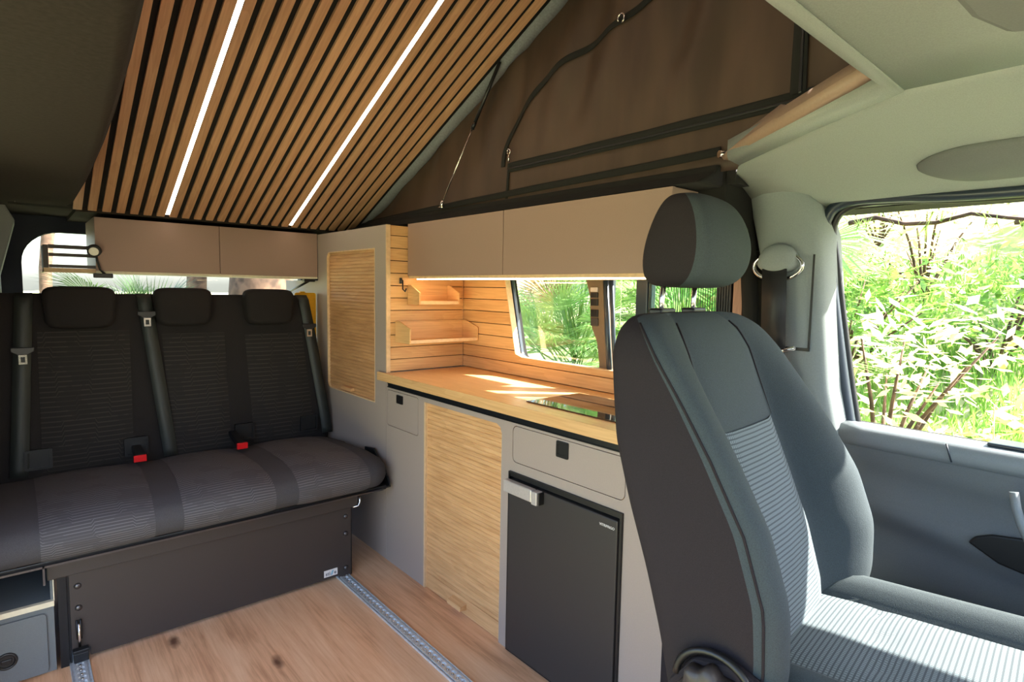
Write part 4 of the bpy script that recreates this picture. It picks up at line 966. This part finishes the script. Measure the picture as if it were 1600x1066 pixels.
def leafcluster(m, c, r, n, size, elong=.6):
    for _ in range(n):
        while True:
            d = Vector((rnd.uniform(-1, 1), rnd.uniform(-1, 1), rnd.uniform(-1, 1)))
            if d.length < 1: break
        p = Vector(c) + Vector((d.x * r[0], d.y * r[1], d.z * r[2])); a = Vector((rnd.gauss(0, 1), rnd.gauss(0, 1), rnd.gauss(0, .5))).normalized(); b = a.cross(Vector((rnd.gauss(0, .4), rnd.gauss(0, .4), 1))).normalized()
        s = size * rnd.uniform(.6, 1.3); v = [m.bm.verts.new(q) for q in (p - a * s, p + b * s * elong * .6, p + a * s, p - b * s * elong * .6)]; m.bm.faces.new(v)
def shrub(x, y, r, h, n, size, mat, label, extra=None, cat='shrub', name='leafy_shrub'):
    z0 = gh(x, y); t = thing(name, (x, y, z0), label, cat, 'shrubs on the hillside')
    m = MB(); ms = MB()
    for k_ in range(9):
        a = rnd.uniform(0, 2 * PI); rr = rnd.uniform(.1, .9) * r; c = Vector((x + math.cos(a) * rr, y + math.sin(a) * rr, z0 + h * rnd.uniform(.25, 1)))
        leafcluster(m, c, (r * .45, r * .45, h * .28), n // 9, size); ms.tube([(x, y, z0), ((x + c.x) / 2, (y + c.y) / 2, lerp(z0, c.z, .6)), c], [.018, .012, .005], 5)
    link('foliage', m, mat, t); link('branches', ms, 'bark', t)
shrub(3.2, .55, .5, 1.0, 420, .055, 'leaf_pale', 'pale yellow-green broadleaf shrub close outside the cab door window')
shrub(3.9, 1.15, .6, 1.1, 420, .06, 'leaf_white', 'whitish blossoming shrub at the left of the cab door window')
shrub(4.4, .25, .7, .9, 500, .06, 'leaf_pale', 'pale shrub in the middle of the cab door window')
shrub(6.0, 1.0, .9, 1.0, 900, .06, 'leaf_green', 'mid green bush on the slope behind the pale shrubs')
shrub(7.4, 1.9, 1.1, 1.2, 900, .07, 'leaf_white', 'whitish bush high on the slope to the left')
shrub(7.8, .2, 1.1, 1.2, 900, .07, 'leaf_green', 'green bush high on the slope to the right')
shrub(5.6, 2.0, .8, 1.2, 700, .06, 'leaf_green', 'dark green bush behind the palms')
shrub(10, 3.2, 1.8, 2.0, 1200, .11, 'leaf_pale', 'large pale bush far up the slope')
shrub(10.5, .9, 1.8, 2.0, 1200, .11, 'leaf_pale', 'large yellow-green bush at the top of the slope')
shrub(8.5, 6.5, 2.2, 2.4, 1500, .12, 'leaf_green', 'large green bush far behind the kitchen window')
shrub(11.5, 5.0, 2.2, 3.0, 1500, .13, 'leaf_green', 'large green bush on the ridge behind the palms')
m = MB(); z_ = gh(4.2, 1.45) + .05; m.prism([(3.7, 1.1), (4.3, 1.0), (4.9, 1.35), (5.0, 1.8), (4.3, 1.9), (3.8, 1.6)], 'z', z_ - .15, z_ + .06); tag(link('stone_ledge', m, 'path', bevel=.03), 'pale flat stone ledge among the shrubs at the left of the cab door window', 'stone')
# overhanging pine branch near the cab window
pb = thing('pine_branch', (3.0, .3, 1.75), 'pine branch with long needles hanging across the top of the cab door window', 'branch')
m = MB(); mn = MB()
for (a, b) in (((2.9, 1.05, 1.48), (2.7, -.1, 1.42)), ((3.3, 1.2, 1.66), (3.0, -.1, 1.60)), ((3.1, .5, 1.46), (2.9, -.1, 1.27)), ((4.5, 1.6, 2.05), (4.0, -.2, 1.9))):
    a, b = Vector(a), Vector(b); pts = [a.lerp(b, i / 10) + Vector((0, 0, .02 * math.sin(i * 1.9))) for i in range(11)]; m.tube(pts, [.012 * (1 - i / 14) for i in range(11)], 5)
    for k_ in range(26):
        p = a.lerp(b, rnd.random()) + Vector((rnd.gauss(0, .05), rnd.gauss(0, .05), rnd.gauss(0, .05))); ax = Vector((rnd.gauss(0, 1), rnd.gauss(0, 1), rnd.gauss(0, .6))).normalized()
        for q in range(22):
            d = (ax + Vector((rnd.gauss(0, .5), rnd.gauss(0, .5), rnd.gauss(0, .5)))).normalized() * rnd.uniform(.05, .11); s = d.cross(Vector((0, 0, 1))).normalized() * .0016
            v = [mn.bm.verts.new(x_) for x_ in (p - s, p + s, p + d)]; mn.bm.faces.new(v)
link('twigs', m, 'bark', pb); link('needles', mn, 'needle', pb)
# tall grass stems
for i, (x, y, h) in enumerate(((2.15, .42, .95), (2.2, .33, 1.05), (2.3, .25, .85), (2.1, .36, .7), (2.25, .47, .85), (2.4, .37, .8))):
    z0 = gh(x, y); m = MB(); pts = [(x + .04 * math.sin(j * .3 + i), y + .03 * (j / 10) ** 2, z0 + (h + .35) * j / 10) for j in range(11)]; m.tube(pts, .0022, 4)
    for q in range(26):
        t_ = rnd.uniform(.86, 1); p = Vector((pts[-1][0], pts[-1][1], z0 + (h + .35) * t_)); d = Vector((rnd.gauss(0, 1), rnd.gauss(0, 1), .8)).normalized() * .022; s = Vector((0, .002, 0)); m.bm.faces.new([m.bm.verts.new(v) for v in (p - s, p + s, p + d)])
    tag(link('tall_grass_stem', m, 'grass_dry' if i % 2 else 'grass'), 'tall single grass stem with seed head outside the cab door window', 'grass stem', 'tall grass stems outside the cab door')
# grass cover
m = MB(); bm_ = m.bm
for i in range(26000):
    r = rnd.random(); x = lerp(1.75, 9, r ** 1.6); y = rnd.uniform(-.6, 1.2) * (x / 2.2) + .3
    z = gh(x, y); h = rnd.uniform(.06, .17) * (1 + .8 * (math.sin(x * 3) * math.sin(y * 4) > 0)); a = rnd.uniform(0, PI); w = .003 + .0012 * x
    dx, dy = math.cos(a) * w, math.sin(a) * w; lx, ly = rnd.gauss(0, .05), rnd.gauss(0, .05)
    bm_.faces.new([bm_.verts.new(v) for v in ((x - dx, y - dy, z), (x + dx, y + dy, z), (x + lx, y + ly, z + h))])
tag(link('grass', m, 'grass'), 'green grass covering the slope outside the cab door', 'grass', kind='stuff')
m = MB(); bm_ = m.bm
for i in range(7000):
    x = rnd.uniform(1.8, 3.4); y = rnd.uniform(-.2, .9) * (x / 2.2) + .1; z = gh(x, y); h = rnd.uniform(.1, .34); a = rnd.uniform(0, PI); w = .0022
    dx, dy = math.cos(a) * w, math.sin(a) * w; lx, ly = rnd.gauss(0, .1), rnd.gauss(0, .1)
    bm_.faces.new([bm_.verts.new(v) for v in ((x - dx, y - dy, z), (x + dx, y + dy, z), (x + lx, y + ly, z + h))])
tag(link('dry_grass', m, 'grass_dry'), 'bleached dry grass just outside the cab door window', 'grass', kind='stuff')
